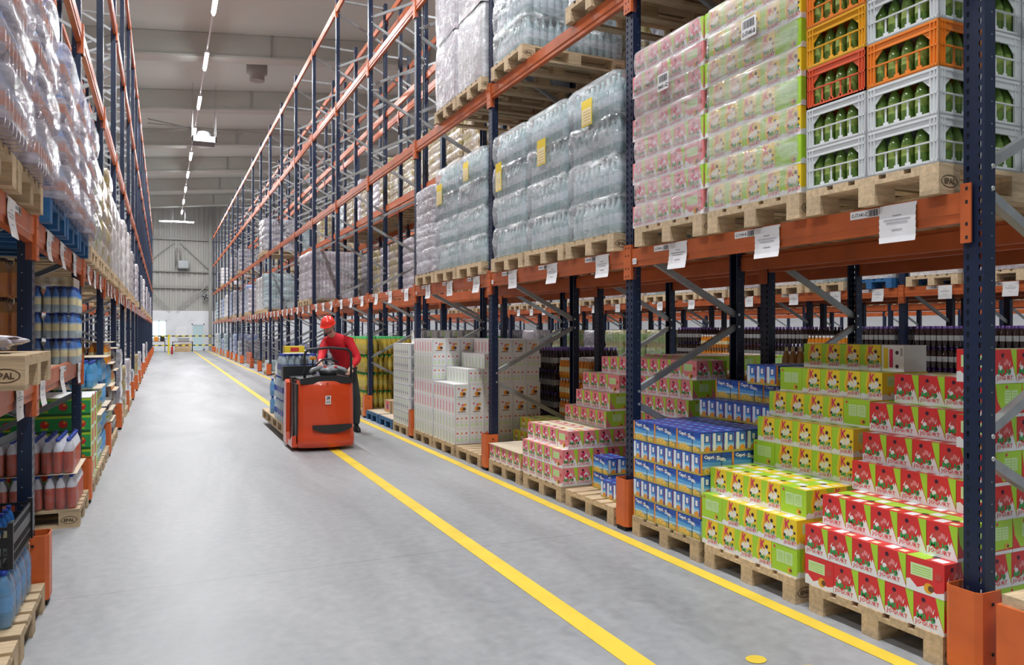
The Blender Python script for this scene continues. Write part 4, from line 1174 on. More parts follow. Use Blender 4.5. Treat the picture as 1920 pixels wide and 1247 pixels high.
# second shelf
L2 = LV[1] + LIFT
for (b, s_, mt, tr, th, what) in ((0, 0, 'w_water', 4, .32, 'water bottles'), (0, 1, 'w_gold', 4, .3, 'golden goods'), (0, 2, 'w_gold', 4, .3, 'golden goods'), (1, 0, 'w_white', 3, .4, 'white goods'), (1, 2, 'w_water', 4, .33, 'water bottles'),
                                  (2, 0, 'w_white', 2, .85, 'white printed sacks'), (2, 1, 'w_lilac', 2, .85, 'pale pink sacks')):
    y0 = SLOTS[b][s_]; where = f'{ORD[s_+1]} place of the {ORD[b+1]} bay'
    pal(XA, y0, L2, f'wooden pallet, second yellow-line shelf, {where}', group='pallets on the second shelf of the yellow-line rack')
    wrapped(XA + .6, y0 + .4, L2 + PZ, f'film-wrapped {what}, second yellow-line shelf, {where}', mt, tr, th, 'wrapped loads on the second shelf', seed=b + s_, bulge=.02, bott='water' if mt == 'w_water' else None)
# rear places of the first and second shelves seen from below and between
def simple_load(x0, y0, z, mt, tiers_, th, label, group, dirx=1, seed=0, pkind='wood', nop=False):
    if not nop: pal(x0, y0, z, 'pallet under ' + label, dirx=dirx, detail=False, kind=pkind, group='distant pallets')
    wrapped(x0 + dirx * .6, y0 + .4, z + (0 if nop else PZ), label, mt, tiers_, th, group, seed=seed, parts=False)
NMS = {'w_gold': 'golden-brown', 'w_lilac': 'lilac', 'w_grey': 'grey', 'w_white': 'white', 'w_water': 'pale teal', 'w_blue': 'blue', 'w_green': 'green'}
SN = ('near', 'middle', 'far')
def place(rack, x0, ys, n, lvl, s_, mt, tiers_=4, th=.3, dirx=1, seed=0, pkind='wood'):
    y0 = ys[n] + (.12, 1.0, 1.88)[s_]; z = ([0] + [v + LIFT for v in LV])[lvl]
    lv = ('floor', 'first shelf', 'second shelf', 'third shelf')[lvl]; rack = rack.replace('rack behind the opposite rack', 'opposite rear rack')
    simple_load(x0, y0, z, mt, tiers_, th, f'{NMS[mt]} wrapped load, {SN[s_]} place, {ORD[n+1]} bay, {lv}, {rack}', f'wrapped loads of the {rack}', dirx, seed, pkind)
rnd = random.Random(12)
RB = 'rear rack'
for n in (0, 1, 2):
    for s_ in range(3):
        for lv in (2,): place(RB, XB, YP, n, lv, s_, ('w_gold', 'w_grey', 'w_gold')[s_], seed=n + s_)
for n in (0, 1):
    for s_ in range(3): place(RB, XB, YP, n, 1, s_, 'w_gold', seed=n)
for n in (3, 4, 5, 6):
    for s_ in range(3):
        place(RB, XB, YP, n, 1, s_, ('w_gold', 'w_gold', 'w_lilac', 'w_gold')[(n + s_) % 4], 7, .17, seed=n + s_)
        if n != 3 or s_ > 0: place(RB, XB, YP, n, 2, s_, ('w_gold', 'w_gold', 'w_gold', 'w_lilac')[(n + s_) % 4], 6, .17 + .02 * (s_ == 1), seed=n * s_)
for n, s_ in ((7, 0), (7, 1), (8, 1), (9, 2), (12, 0), (13, 1)):
    place(RB, XB, YP, n, 1, s_, ('w_grey', 'w_lilac')[n % 2], 5, .25, seed=n); place(RB, XB, YP, n, 2, s_, ('w_gold', 'w_water')[n % 2], 4, .25, seed=n)
RR = 'yellow-line rack'
for n, lv, s_, mt, t, th in ((6, 1, 0, 'w_lilac', 5, .235), (6, 1, 1, 'w_lilac', 5, .235), (9, 1, 1, 'w_water', 5, .25), (9, 1, 2, 'w_white', 6, .2), (10, 1, 0, 'w_white', 6, .2), (9, 2, 1, 'w_grey', 4, .28), (9, 2, 2, 'w_white', 6, .2),
                             (11, 1, 1, 'w_lilac', 5, .2), (11, 1, 2, 'w_blue', 6, .2), (12, 1, 0, 'w_lilac', 5, .2), (13, 1, 1, 'w_grey', 5, .25), (14, 1, 0, 'w_blue', 5, .25), (15, 1, 1, 'w_white', 5, .25), (15, 1, 2, 'w_white', 5, .22), (16, 1, 1, 'w_blue', 5, .22), (17, 1, 0, 'w_white', 5, .22), (18, 1, 1, 'w_water', 5, .22), (19, 1, 0, 'w_blue', 5, .2),
                             (12, 2, 1, 'w_grey', 5, .2), (14, 2, 0, 'w_lilac', 5, .2), (16, 2, 2, 'w_white', 5, .2), (18, 2, 0, 'w_grey', 5, .2),
                             (5, 0, 0, 'w_green', 2, .3), (7, 0, 1, 'w_lilac', 1, .3), (8, 0, 0, 'w_water', 1, .4), (9, 0, 0, 'w_water', 1, .35), (12, 0, 1, 'w_grey', 3, .3), (13, 0, 1, 'w_blue', 4, .3), (14, 0, 0, 'w_blue', 4, .25), (15, 0, 2, 'w_water', 4, .3), (16, 0, 1, 'w_blue', 3, .3), (17, 0, 2, 'w_water', 4, .3), (18, 0, 1, 'w_white', 4, .3)):
    if n < 19: place(RR, XA, YP, n, lv, s_, mt, t, th, seed=n)
for j in range(3):
    tiers('yellow', XA + .02, YP[4] + (.12, 1.0, 1.88)[j], PZ + .001, 0, 0, 4 - (j == 2), 'yellow bottles', '', '', far=True)
    pallet(XA + .6, YP[4] + (.52, 1.4, 2.28)[j], 0, f'wooden pallet under yellow bottle packs, {SN[j]} place of the fifth yellow-line bay', detail=False, group=G1)
m = MB()
for k in range(5): m.box((3.24, 32.8, .15 + .001 + .1 * k), (3.30, 34.6, .235 + .1 * k), 'orange')
tag(m.build('stacked_beams'), 'stack of spare orange beams lying on the floor by the yellow-line rack', 'spare beams')
for n in range(5, 16):
    place(RB, XB, YP, n, 0, n % 3, ('w_grey', 'w_lilac', 'w_gold', 'w_blue')[n % 4], 2 + n % 2, .3, seed=n)
# racks across the next aisle
RX = 'next-aisle rack'
for n in range(1, 9):
    for s_ in range(3):
        place(RX, 9.80, YP, n, 1, s_, ('w_white', 'w_white', 'w_water', 'w_white', 'w_lilac')[(n * 3 + s_) % 5], 4, .3, seed=n + s_, pkind='blue' if (n, s_) in ((2, 0), (1, 0)) else 'wood')
        if n < 5 and s_ != 1: place(RX, 9.80, YP, n, 2, s_, 'w_grey', 4, .3, seed=n)
        if n < 7: place('next-aisle rear rack', 11.26, YP, n, 1, s_, ('w_white', 'w_gold')[(n + s_) % 2], 4, .3, seed=n)
k = 0
for n, s_, kind, nt, what in ((1, 2, 'dark', 5, 'dark bottles'), (2, 0, 'dark', 5, 'dark bottles'), (2, 1, 'peach', 5, 'brown-capped bottles'), (2, 2, 'dark', 5, 'dark bottles'), (3, 0, 'dark', 5, 'dark bottles'), (3, 1, 'peach', 5, 'pale brown bottles'), (3, 2, 'dark', 5, 'dark bottles'),
                              (1, 0, 'amber', 6, 'amber bottles'), (1, 1, 'dark', 5, 'dark bottles')):
    y0 = YP[n] + (.12, 1.0, 1.88)[s_]
    tiers(kind, 9.82, y0, PZ + .001, 0, 0, nt, what, f'{SN[s_]} place of bay {ORD[n]} across the next aisle', 'bottle packs across the next aisle', far=True)
    pallet(9.82 + .6, y0 + .4, 0, f'pallet under {what}, {SN[s_]} place, {ORD[n]} bay of the next-aisle rack', detail=False, group='distant pallets')
for n, s_, mt in ((4, 0, 'w_green'), (4, 1, 'w_green'), (4, 2, 'w_green'), (5, 0, 'w_grey'), (5, 2, 'w_green'), (6, 1, 'w_lilac'), (7, 0, 'w_grey'), (7, 2, 'w_lilac'), (8, 1, 'w_gold')):
    place(RX, 9.80, YP, n, 0, s_, mt, 4, .35, seed=n)
for n in (2, 3, 4, 5, 6, 8, 10):
    for s_ in (0, 1, 2): place('rack two aisles away', 16.4, YP, n, 1, s_, ('w_white', 'w_lilac', 'w_gold')[(n + s_) % 3], 4, .3, seed=n)
    place('rack two aisles away', 16.4, YP, n, 0, n % 3, ('w_lilac', 'w_green', 'w_white')[n % 3], 3, .35, seed=n)

# ------------------------------------------------------------------ paper notes and location strips on the beams
def sheet_mesh(v):
    m = MB(); n = 6; W_, H_ = .21, .185
    for i in range(n):                              # slightly bowed sheet, thickness given
        a, b = i / n, (i + 1) / n
        def xx(t): return -.004 - .012 * t * t - .004 * math.sin(v + t * 5)
        for th in (0, -.0008):
            pts = [(xx(a) + th, -W_ / 2, -H_ * a), (xx(a) + th, W_ / 2, -H_ * a), (xx(b) + th, W_ / 2 - .004, -H_ * b), (xx(b) + th, -W_ / 2 + .003, -H_ * b)]
            m.face(pts if th else pts[::-1], 'paper')
    for (z, w_) in ((-.05, .05), (-.07, .15), (-.085, .12), (-.12, .06)):
        t = -z / H_; x = -.0065 - .012 * t * t - .004 * math.sin(v + t * 5)
        m.face([(x, -w_ / 2, z), (x, w_ / 2, z), (x - .0003, w_ / 2, z - .005), (x - .0003, -w_ / 2, z - .005)], 'inkgrey')
    m.box((-.003, -W_ / 2, -.012), (0, W_ / 2, .004), 'paper')
    return m.mesh('paper_note')
SHM = [sheet_mesh(v) for v in (0, 1.3, 2.6)]
def strip_mesh(txt):
    m = MB(); f = Face(m, (-.001, .09, -.04), (0, -1, 0), (0, 0, 1), .18, .042); f.rect(0, 0, 1, 1, 'paper')
    if txt: f.text(txt, .05, .22, .6, .72, 'ink', .03)
    else: f.rect(.06, .3, .56, .7, 'inkgrey')
    for i in range(9): f.rect(.64 + .036 * i, .1, .655 + .036 * i + .006 * (i % 3), .9, 'ink')
    return m.mesh('location_strip')
STP = strip_mesh(None)
def notes_on(rack, x, ys, n, sgn, z, offs, nm):
    for i, o in enumerate(offs):
        y = ys[n] + o
        lab = f'white paper note on the {nm}, {rack}, {ORD[n+1]} bay, {ORD[i+1]} in the bay'
        a = tag(ob('paper_note', SHM[(n + i) % 3], (x, y, z - .009), 0 if sgn < 0 else math.pi), lab, 'paper note', 'paper notes on the ' + rack)
        txt = {0: 'C-17-041-' + 'CBA'[i]}.get(n) if rack == 'yellow-line rack' else None
        lab = f'white barcode strip on the {nm}, {rack}, {ORD[n+1]} bay, {ORD[i+1]} in the bay'
        tag(ob('location_strip', strip_mesh(txt) if txt else STP, (x + sgn * .0005, y + (.2 if sgn < 0 else .2), z - .010), 0 if sgn < 0 else math.pi), lab, 'barcode strip', 'barcode strips on the ' + rack)
for n in range(14):
    notes_on('yellow-line rack', 3.307, YP, n, -1, LV[0], (.38, 1.28, 2.16), 'lowest beam')
    if n < 12: notes_on('opposite rack', -.657, YL, n, 1, LV[0], (.5, 1.2, 2.0), 'lowest beam')
    if 1 <= n < 8: notes_on('next-aisle rack', 9.857, YP, n, -1, LV[0], (.4, 1.2, 2.1), 'lowest beam')
notes_on('opposite rack', -.657, YL, 1, 1, 1.30, (.22, 1.2, 2.35), 'extra beam')
notes_on('opposite rack', -.657, YL, 0, 1, 1.30, (2.2,), 'extra beam')
for n in range(1, 9):
    m = MB(); f = Face(m, (0, .035, 0), (0, -1, 0), (0, 0, 1), .055, .045); f.rect(0, 0, 1, 1, 'paper')
    for i in range(3): f.rect(.15, .25 + .2 * i, .85, .33 + .2 * i, 'inkgrey')
    tag(m.build('load_label', None, (3.305, YP[n] - .10, LV[0] - .12)), f'small white sticker on the beam end at the {ORD[n+1]} yellow-line post', 'sticker', 'stickers by the posts')

# ------------------------------------------------------------------ left rack goods
XL = -.60
M['w_left'] = wrapped_mat('wrapped_soft_drinks', (.22, .2, .28), (.72, .66, .74), (.55, .25, .2), row=.08, sheen=.12, hs=.26)
k = 0
for b, ss in ((0, (2.40, 3.25, 4.10)), (1, (5.19, 6.06, 6.93))):
    for i, y0 in enumerate(ss):
        k += 1
        pal(XL, y0, L1, f'pallet on the first opposite shelf under the wrapped drinks, {ORD[k]} from the near end', dirx=-1, kind='blue' if b else 'wood', group='pallets on the first opposite shelf')
        wrapped(XL - .55, y0 + .4, L1 + PZ, f'glossy film-wrapped soft drink bottles, first opposite shelf, {ORD[k]} from near end', 'w_left', 4, .235, 'wrapped drinks on the first opposite shelf', w_=1.28, d=.66, seed=k, bulge=.03, bott='soda', film='filmlilac', jit=.003)
LR = 'opposite rack'
for n, lv, s_, mt, t, th, pk in ((2, 1, 0, 'w_green', 5, .2, 'wood'), (2, 1, 1, 'w_green', 5, .2, 'wood'), (2, 1, 2, 'w_gold', 4, .25, 'wood'), (3, 1, 0, 'w_gold', 5, .25, 'wood'), (3, 1, 1, 'w_white', 3, .35, 'wood'), (3, 1, 2, 'w_white', 3, .35, 'wood'), (4, 1, 0, 'w_white', 3, .35, 'wood'),
                              (4, 1, 2, 'w_white', 4, .3, 'wood'), (5, 1, 1, 'w_white', 4, .3, 'wood'), (6, 1, 0, 'w_lilac', 5, .2, 'wood'), (7, 1, 1, 'w_lilac', 5, .2, 'wood'), (9, 1, 0, 'w_grey', 5, .2, 'wood'), (10, 1, 1, 'w_white', 5, .22, 'wood'), (12, 1, 1, 'w_lilac', 5, .22, 'wood'), (14, 1, 0, 'w_grey', 5, .22, 'wood'), (16, 1, 1, 'w_lilac', 5, .22, 'wood'),
                              (1, 2, 0, 'w_grey', 4, .3, 'wood'), (0, 2, 2, 'w_grey', 4, .3, 'wood'),
                              (4, 0, 0, 'w_grey', 4, .27, 'wood'), (4, 0, 2, 'w_gold', 3, .25, 'wood'), (5, 0, 1, 'w_lilac', 3, .27, 'wood'), (6, 0, 0, 'w_grey', 2, .25, 'wood'), (7, 0, 1, 'w_gold', 3, .25, 'wood'), (8, 0, 1, 'w_lilac', 3, .25, 'wood'), (10, 0, 1, 'w_white', 3, .3, 'wood'), (12, 0, 0, 'w_lilac', 3, .3, 'wood')):
    if lv == 2: x0 = XL - .1
    place(LR, XL, YL, n, lv, s_, mt, t, th, -1, n, pk)
for n in (1, 2, 3, 4, 5, 6, 7):
    place('rack behind the opposite rack', -2.05, YL, n, 0, n % 3, ('w_grey', 'w_lilac', 'w_gold')[n % 3], 3, .3, -1, n)
    place('rack behind the opposite rack', -2.05, YL, n, 1, (n + 1) % 3, ('w_gold', 'w_grey')[n % 2], 4, .3, -1, n)
# low extra shelf: boards, upended pallet, bottles
m = MB(); m.box((-1.74, 2.36, 1.262), (-.70, 5.0, 1.284), 'cardpale'); 
m2 = MB(); m2.box((-1.74, 5.16, 1.262), (-.70, 7.8, 1.284), 'cardpale')
# boards rest on crossbars between the beams
for q in (m, m2):
    pass
for mm, y0, nm in ((m, 2.36, 'first'), (m2, 5.16, 'second')):
    for kk in range(4): mm.box((-1.76, y0 + .2 + .72 * kk, 1.235), (-.68, y0 + .26 + .72 * kk, 1.262), 'steel')
    tag(mm.build('shelf_board'), f'pale shelf board on the low extra shelf of the {nm} opposite bay', 'shelf board', 'boards of the low extra shelf')
pallet(-.52 - .6, 4.12, 1.3015, 'wooden pallet lying empty on the low opposite shelf at the picture edge', group='pallets on the left')
m = wavy(.35, .3, 0, .05, 'w_lilac', 1, .03, 5, .05, n=24)
o = m.build('plastic_wrapper', None, (-.78, 4.12, 1.3015 + .155)); tag(o, 'crumpled pinkish film lying on the empty pallet', 'plastic film')
GL = 'bottle packs on the low extra shelf'
DIM['orange'] = (.036, .225); BT['orange'] = bottle_mesh('orange_drink', 'orange_drink', 'dark_drink', r=.036, h=.225, neck='amber_drink')
DIM['blue'] = (.027, .2); BT['blue'] = bottle_mesh('clearwater', 'cream', 'capblue', r=.027, h=.2, neck='azure')
for t in range(3):
    for i in range(4):
        for j in range(2):
            if j and i: continue
            pack('orange', 3, 2, (-.84 - .24 * i, 5.26 + .17 * j, 1.2845 + .228 * t), f'orange juice pack, {ORD[t+1]} tier, {ORD[i+1]} row in, {("near","far")[j]} side, low opposite shelf', GL, parts=(j == 0 and i < 2))
    for i in range(4):
        for j in range(3):
            if j and i: continue
            pack('blue', 4, 3, (-.735 - .236 * i, 6.985 + .178 * j, 1.2845 + .203 * t), f'blue-capped pack, {ORD[t+1]} tier, {ORD[i+1]} row in, {ORD[j+1]} from near side, low opposite shelf', GL, parts=(j == 0 and i < 2))
m = MB(); m.box((-1.70, 6.9, 1.2845 + .61), (-.64, 7.36, 1.2845 + .68), 'w_gold'); tag(m.build('flat_carton'), 'flat yellowish tray wrapped over the blue-capped bottles on the low opposite shelf', 'tray')
# floor, first opposite bay
GLF = 'pallets on the floor of the opposite rack'
pal(-.60, 4.17, 0, 'wooden pallet at the lower picture edge under the black crate', dirx=-1, group=GLF)
pal(-.60, 3.3, 0, 'wooden pallet at the lower picture corner, mostly cut off', dirx=-1, group=GLF)
for i in range(3):
    for j in range(4):
        pack('lightblue', 3, 2, (-.76 - .235 * i, 4.33 + .16 * j, PZ + .001), f'light blue pack under the black crate, {ORD[j+1]} from near side, {ORD[i+1]} row in', 'light blue packs', parts=(i == 0 or j == 0))
def basket():
    m = MB(); w_, d, h = .40, .60, .20; c = 'plastblack'
    for z, th in ((0, .012), (.055, .008), (.10, .05), (.185, .015)):
        for s_ in (-1, 1):
            m.box((-w_ / 2, s_ * d / 2 - .004, z), (w_ / 2, s_ * d / 2 + .004, z + th), c); m.box((s_ * w_ / 2 - .004, -d / 2, z), (s_ * w_ / 2 + .004, d / 2, z + th), c)
    for i in range(13):
        x = -w_ / 2 + w_ * i / 12
        for s_ in (-1, 1): m.box((x - .004, s_ * d / 2 - .003, 0), (x + .004, s_ * d / 2 + .003, h), c)
    for i in range(18):
        y = -d / 2 + d * i / 17
        for s_ in (-1, 1): m.box((s_ * w_ / 2 - .003, y - .004, 0), (s_ * w_ / 2 + .003, y + .004, h), c)
    for sx in (-1, 1):
        for sy in (-1, 1): m.box((sx * w_ / 2 - .012, sy * d / 2 - .012, 0), (sx * w_ / 2 + .012, sy * d / 2 + .012, h + .02), c)
    m.box((-w_ / 2, -d / 2, 0), (w_ / 2, d / 2, .005), c)
    return m
o = basket().build('plastic_crate', None, (-.86, 4.60, PZ + .001 + .272)); tag(o, 'black slatted plastic crate with bottles, standing on light blue packs', 'crate')
for i in range(4):
    for j in range(5): tag(ob('bottle', BT['blue'], (-1.0 + .085 * i, 4.40 + .1 * j, PZ + .001 + .2785)), f'small bottle in the black crate, {ORD[i+1]} along, {ORD[j+1]} row back', 'bottle', 'bottles in the black crate')
m = MB(); pts = []
for i in range(12):
    a = math.pi * i / 11; pts.append((-.19 + .38 * i / 11, .23 + .12 * math.sin(a)))
m.prism([(-.19, 0)] + pts + [(.19, 0)], 1, 0, .01, 'cardpale'); tag(m.build('cardboard', None, (-.86, 4.945, .146)), 'rounded grey-brown cardboard panel standing behind the black crate', 'cardboard')
# red drinks beside the second opposite post
pal(-.60, 6.92, 0, 'wooden pallet under the red drink packs beside the second opposite post', dirx=-1, group=GLF)
pal(-.60, 6.02, 0, 'wooden pallet under the deep-set red drink packs', dirx=-1, group=GLF) if False else None
for t in range(2):
    for i in range(5):
        for j in range(4):
            if i and j and t == 0: continue
            if t == 1 and i > 3: continue
            pack('red', 3, 2, (XL - .135 - .232 * i - .02 * t, 7.01 + .165 * j, PZ + .001 + .283 * t), f'blue-capped red drink pack, {ORD[t+1]} tier, {ORD[j+1]} from near side, {ORD[i+1]} row in', 'red drink packs', parts=(j == 0 and i < 4))
    m = MB(); m.box((XL - 1.17, 6.925, PZ + .275 + .283 * t), (XL - .02, 7.715, PZ + .279 + .283 * t), 'cardpale')
    if t == 0: tag(m.build('cardboard_sheet'), 'cardboard sheet between the two tiers of red drink packs', 'cardboard sheet')
# third opposite bay: green trays, jars under sheets
pal(-.60, 8.02, 0, 'wooden pallet under the green tomato trays of the opposite rack', dirx=-1, group=GLF)
def tray():
    m = MB(); w_, d, h = 1.16, .78, .155
    m.box((-w_ / 2, -d / 2, 0), (w_ / 2, d / 2, .006), 'green'); t = .006
    for s_ in (-1, 1):
        m.box((-w_ / 2, min(s_ * d / 2, s_ * (d / 2 - t)), 0), (w_ / 2, max(s_ * d / 2, s_ * (d / 2 - t)), h), 'green')
        m.box((min(s_ * w_ / 2, s_ * (w_ / 2 - t)), -d / 2, 0), (max(s_ * w_ / 2, s_ * (w_ / 2 - t)), d / 2, h), 'green')
    fr, rt, bk, lf, tp = faces(m, w_, d, h)
    for f, L in ((fr, 8), (rt, 5)):
        f.rect(0, .0, 1, .12, 'dkgreen'); f.rect(0, .86, 1, 1, 'lime')
        for i in range(L):
            a = (i + .5) / L; f.disc(a, .52, .25 / L, 'red', 9); f.disc(a + .01, .62, .1 / L, 'orangep', 7)
            if i % 2: f.rect(a - .2 / L, .2, a + .2 / L, .3, 'lime')
    rt.rect(0, 0, 1, 1, 'lime')
    for i in range(2): rt.disc(.3 + .4 * i, .6, .12, 'red', 9); rt.rect(.1 + .4 * i, .1, .4 + .4 * i, .28, 'white')
    return m.mesh('produce_tray')
TR = tray()
for i in range(5): tag(ob('produce_tray', TR, (-1.19, 8.42, PZ + .001 + .157 * i)), f'green tray printed with tomatoes, {ORD[i+1]} of the stack from the floor', 'tray', 'green tomato trays')
m = MB(); m.box((-1.77, 8.03, PZ + .001 + .157 * 5), (-.61, 8.81, PZ + .006 + .157 * 5), 'white'); tag(m.build('cardboard_sheet'), 'white sheet lying on the green tomato trays', 'cardboard sheet')
DIM['jar'] = (.04, .13); BT['jar'] = bottle_mesh('yellow_drink', 'limelabel', 'lime', r=.04, h=.13, neck='clearwater')
DIM['jarg'] = (.04, .13); BT['jarg'] = bottle_mesh('clearwater', 'limelabel', 'green', r=.04, h=.13, neck='clearwater')
def jar_stack(y0, nt, kinds, nm, top=None):
    pal(-.60, y0, 0, f'wooden pallet under the jars, {nm}', dirx=-1, group=GLF)
    z = PZ + .001
    for t in range(nt):
        kd = kinds[t % len(kinds)] if not isinstance(kinds, str) else kinds
        r, h = DIM[kd]
        for i in range(4):
            for j in range(4):
                if i and j: continue
                pack(kd, 3, 2, (XL - .14 - .255 * i, y0 + .1 + .185 * j, z), f'jar pack, {ORD[t+1]} layer, {ORD[j+1]} along, {ORD[i+1]} row in, {nm}', 'jar packs of the opposite rack', parts=False)
        z += h + .003
        if t == nt - 1 or t == nt - 3 or kinds[(t + 1) % len(kinds)] != kd:
            m = MB(); m.box((XL - 1.17, y0, z), (XL + .02, y0 + .8, z + .006), 'cardpale'); tag(m.build('cardboard_sheet'), f'pale cardboard sheet on the {ORD[t+1]} layer of jars, {nm}', 'cardboard sheet', 'sheets between jars'); z += .0065
    return z
jar_stack(8.90, 6, ['jarg'] * 4 + ['jar'] * 2, 'beside the green trays')
z = jar_stack(9.77, 4, ['lightblue'], 'before the fourth opposite post')
for j in range(3): pack('lightblue', 3, 2, (XL - .16, 8.98 + .25 * j, PZ + .001 + .133 * 6 + .0135), f'pack of light blue bottles on top of the jars, {ORD[j+1]} along', 'light blue packs on jars', parts=False)
jar_stack(10.8, 5, ['peach', 'jarg', 'dark', 'lightblue', 'peach'], 'fourth opposite bay, near place')
jar_stack(11.68, 4, ['dark', 'dark', 'peach'], 'fourth opposite bay, middle place')
m = MB(); m.box((-.78, 8.9, .0), (-.60, 9.3, .0), 'plastblack') if False else None

# ------------------------------------------------------------------ tow truck
def truck():
    e = tag(empty('pallet_truck', (1.925, 9.98, 0)), 'red electric pallet truck carrying pallets of water down the aisle', 'pallet truck')
    def plan(grow, f=0):
        P = [(-.355, .40), (-.355, .12)]
        for i in range(7):
            a = math.pi + math.pi / 2 * i / 6; P.append((-.275 + .08 * math.cos(a), .10 + .08 * math.sin(a) - .0))
        for i in range(1, 8):
            x = -.275 + .55 * i / 8; P.append((x, .02 - .045 * math.sin(math.pi * i / 8)))
        for i in range(7):
            a = -math.pi / 2 + math.pi / 2 * i / 6; P.append((.275 + .08 * math.cos(a), .10 + .08 * math.sin(a)))
        P += [(.355, .12), (.355, .40)]
        return [(x * (1 + grow), y + .0 - grow * .2 + (f if y < .3 else 0)) for x, y in P]
    m = MB(); lev = [(.045, -.01, .0), (.06, .02, -.012), (.12, .025, -.016), (.20, .02, -.01), (.23, .005, 0), (.34, 0, 0), (.6, 0, .004), (.84, -.012, .012), (.89, -.03, .03), (.915, -.07, .06)]
    rings = [[(x, y, z) for x, y in plan(g, f)] for z, g, f in lev]; n = len(rings[0])
    vs = [p for r_ in rings for p in r_]; fs = [(i * n + j, i * n + j + 1, (i + 1) * n + j + 1, (i + 1) * n + j) for i in range(len(rings) - 1) for j in range(n - 1)]
    m.raw(vs, fs, 'truckred', True); m.raw(rings[-1], [tuple(range(n))], 'truckred'); m.raw([(x, y, .045) for x, y, z in rings[0]], [tuple(range(n))[::-1]], 'truckred')
    # two shallow creases running down from the top
    b = m.build('front_cover', e)
    m = MB(); q = []
    for i in range(13):
        t = i / 12; x = -.19 + .50 * t; q.append((x, .335 - .0 * t))
    for i in range(13):
        t = 1 - i / 12; x = -.19 + .50 * t; q.append((x, .335 - .11 * math.sin(math.pi * min(1, max(0, .08 + .84 * t))) ** .6))
    vs = [(x, -.030 - .006 * (1 - (x / .3) ** 2), z) for x, z in q]; m.raw([(x, y - .008, z) for x, y, z in vs] + [(x, y + .03, z) for x, y, z in vs], [tuple(range(26))] + [(i, (i + 1) % 26, 26 + (i + 1) % 26, 26 + i) for i in range(26)], 'truckblack'); m.build('bumper_step', e)
    m = MB(); f = Face(m, (-.03, -.033, .60), (1, 0, 0), (0, 0, 1), .07, .11); f.rect(0, 0, 1, 1, 'paper'); f.text('28', .15, .55, .85, .95, 'ink', .06); f.rect(.1, .1, .9, .4, 'grey'); f.rect(0, .48, 1, .52, 'truckred'); m.build('number_plate', e)
    m = MB(); m.tube([(.0, -.022, .865), (.0, -.03, .865)], .009, 10, 'rubber'); m.build('key_switch', e)
    # battery case and black side channel
    m = MB(); m.box((-.385, .30, .08), (.345, .92, .86), 'truckblack'); m.box((-.375, .10, .10), (-.350, .32, .86), 'truckblack')
    m.prism([(-.40, .06), (-.36, .06), (-.33, .9), (-.36, .9)], 1, .28, .42, 'truckblack'); m.build('battery_case', e)
    m = MB()
    m.prism([(.50, .05), (.78, .05), (.80, .30), (.70, .86), (.60, .90), (.52, .86), (.56, .2)], 0, -.44, -.388, 'truckred'); m.prism([(.10, .05), (.5, .05), (.5, .12), (.25, .13), (.10, .2)], 0, -.43, -.36, 'truckred'); m.build('side_fender', e)
    # dashboard, steering grip, hoop
    m = MB(); m.prism([(-.33, .86), (.33, .86), (.30, .94), (.1, .965), (-.12, .96), (-.34, .93)], 1, .02, .42, 'truckblack'); m.box((-.38, .42, .86), (.34, .92, .93), 'truckblack'); m.box((-.44, .80, .86), (.0, .98, 1.06), 'truckblack'); m.build('dashboard', e)
    m = MB(); rings = []
    for i in range(7):
        a = math.pi / 2 * i / 6; rings.append((.13 * math.cos(a), .06 * math.sin(a)))
    m.lathe([(r, z, 'truckgrey') for r, z in rings], 16, .05, .20, 1.02); m.lathe([(.10, 0, 'truckblack'), (.13, .07, 'truckblack')], 14, .05, .20, .95)
    m.tube([(.05, .2, 1.06), (-.06, .19, 1.06), (-.17, .15, 1.03), (-.20, .12, 1.00)], [.03, .034, .03, .02], 10, 'truckgrey'); m.tube([(.05, .2, 1.06), (.15, .19, 1.06), (.25, .15, 1.03), (.28, .12, 1.00)], [.03, .034, .03, .02], 10, 'truckgrey'); m.tube([(-.12, .2, 1.08), (-.02, .28, 1.16), (.1, .3, 1.17), (.2, .26, 1.12)], .012, 8, 'truckblack')
    st = m.build('steering_grip', e)
    m = MB(); m.box((-.02, .13, 1.065), (.02, .16, 1.085), 'red'); m.box((.12, .13, 1.06), (.15, .16, 1.08), 'red'); m.build('button', st)
    m = MB(); m.box((-.17, .30, 1.16), (-.09, .32, 1.20), 'orangep'); m.bar((-.13, .31, .93), (-.13, .31, 1.17), .02, .02, 'truckblack'); m.build('warning_light', e)
    P = [(-.27, .10, .90), (-.27, .10, 1.19)]
    for i in range(1, 6): a = math.pi / 2 * i / 5; P.append((-.19 - .08 * math.cos(a), .10, 1.215 + .09 * math.sin(a)))
    P.append((.05, .10, 1.325))
    for i in range(0, 6): a = math.pi / 2 * i / 5; P.append((.25 + .08 * math.sin(a), .10, 1.215 + .09 * math.cos(a)))
    P += [(.33, .10, 1.19), (.33, .10, .88)]
    m = MB(); m.tube(P, .017, 10, 'truckblack'); m.build('guard_hoop', e)
    # wheels, forks, load backrest
    m = MB()
    m.tube([(-.06, .30, .10), (.06, .30, .10)], .10, 20, 'rubber'); m.build('drive_wheel', e)
    for x in (-.27, .25):
        m = MB(); m.tube([(x - .03, .75, .07), (x + .03, .75, .07)], .07, 16, 'rubber'); m.build('support_wheel', e)
    for x in (-.19, .17):
        m = MB(); m.box((x - .08, .90, .05), (x + .08, 3.45, .095), 'truckblack'); m.tube([(x - .03, 3.3, .04), (x + .03, 3.3, .04)], .038, 12, 'rubber'); m.build('fork', e)
    m = MB(); m.box((-.38, .92, .06), (.345, 1.0, .55), 'truckblack')
    for x in (-.36, -.1, .1, .33): m.box((x - .015, .95, .5), (x + .015, .99, 1.02), 'truckblack')
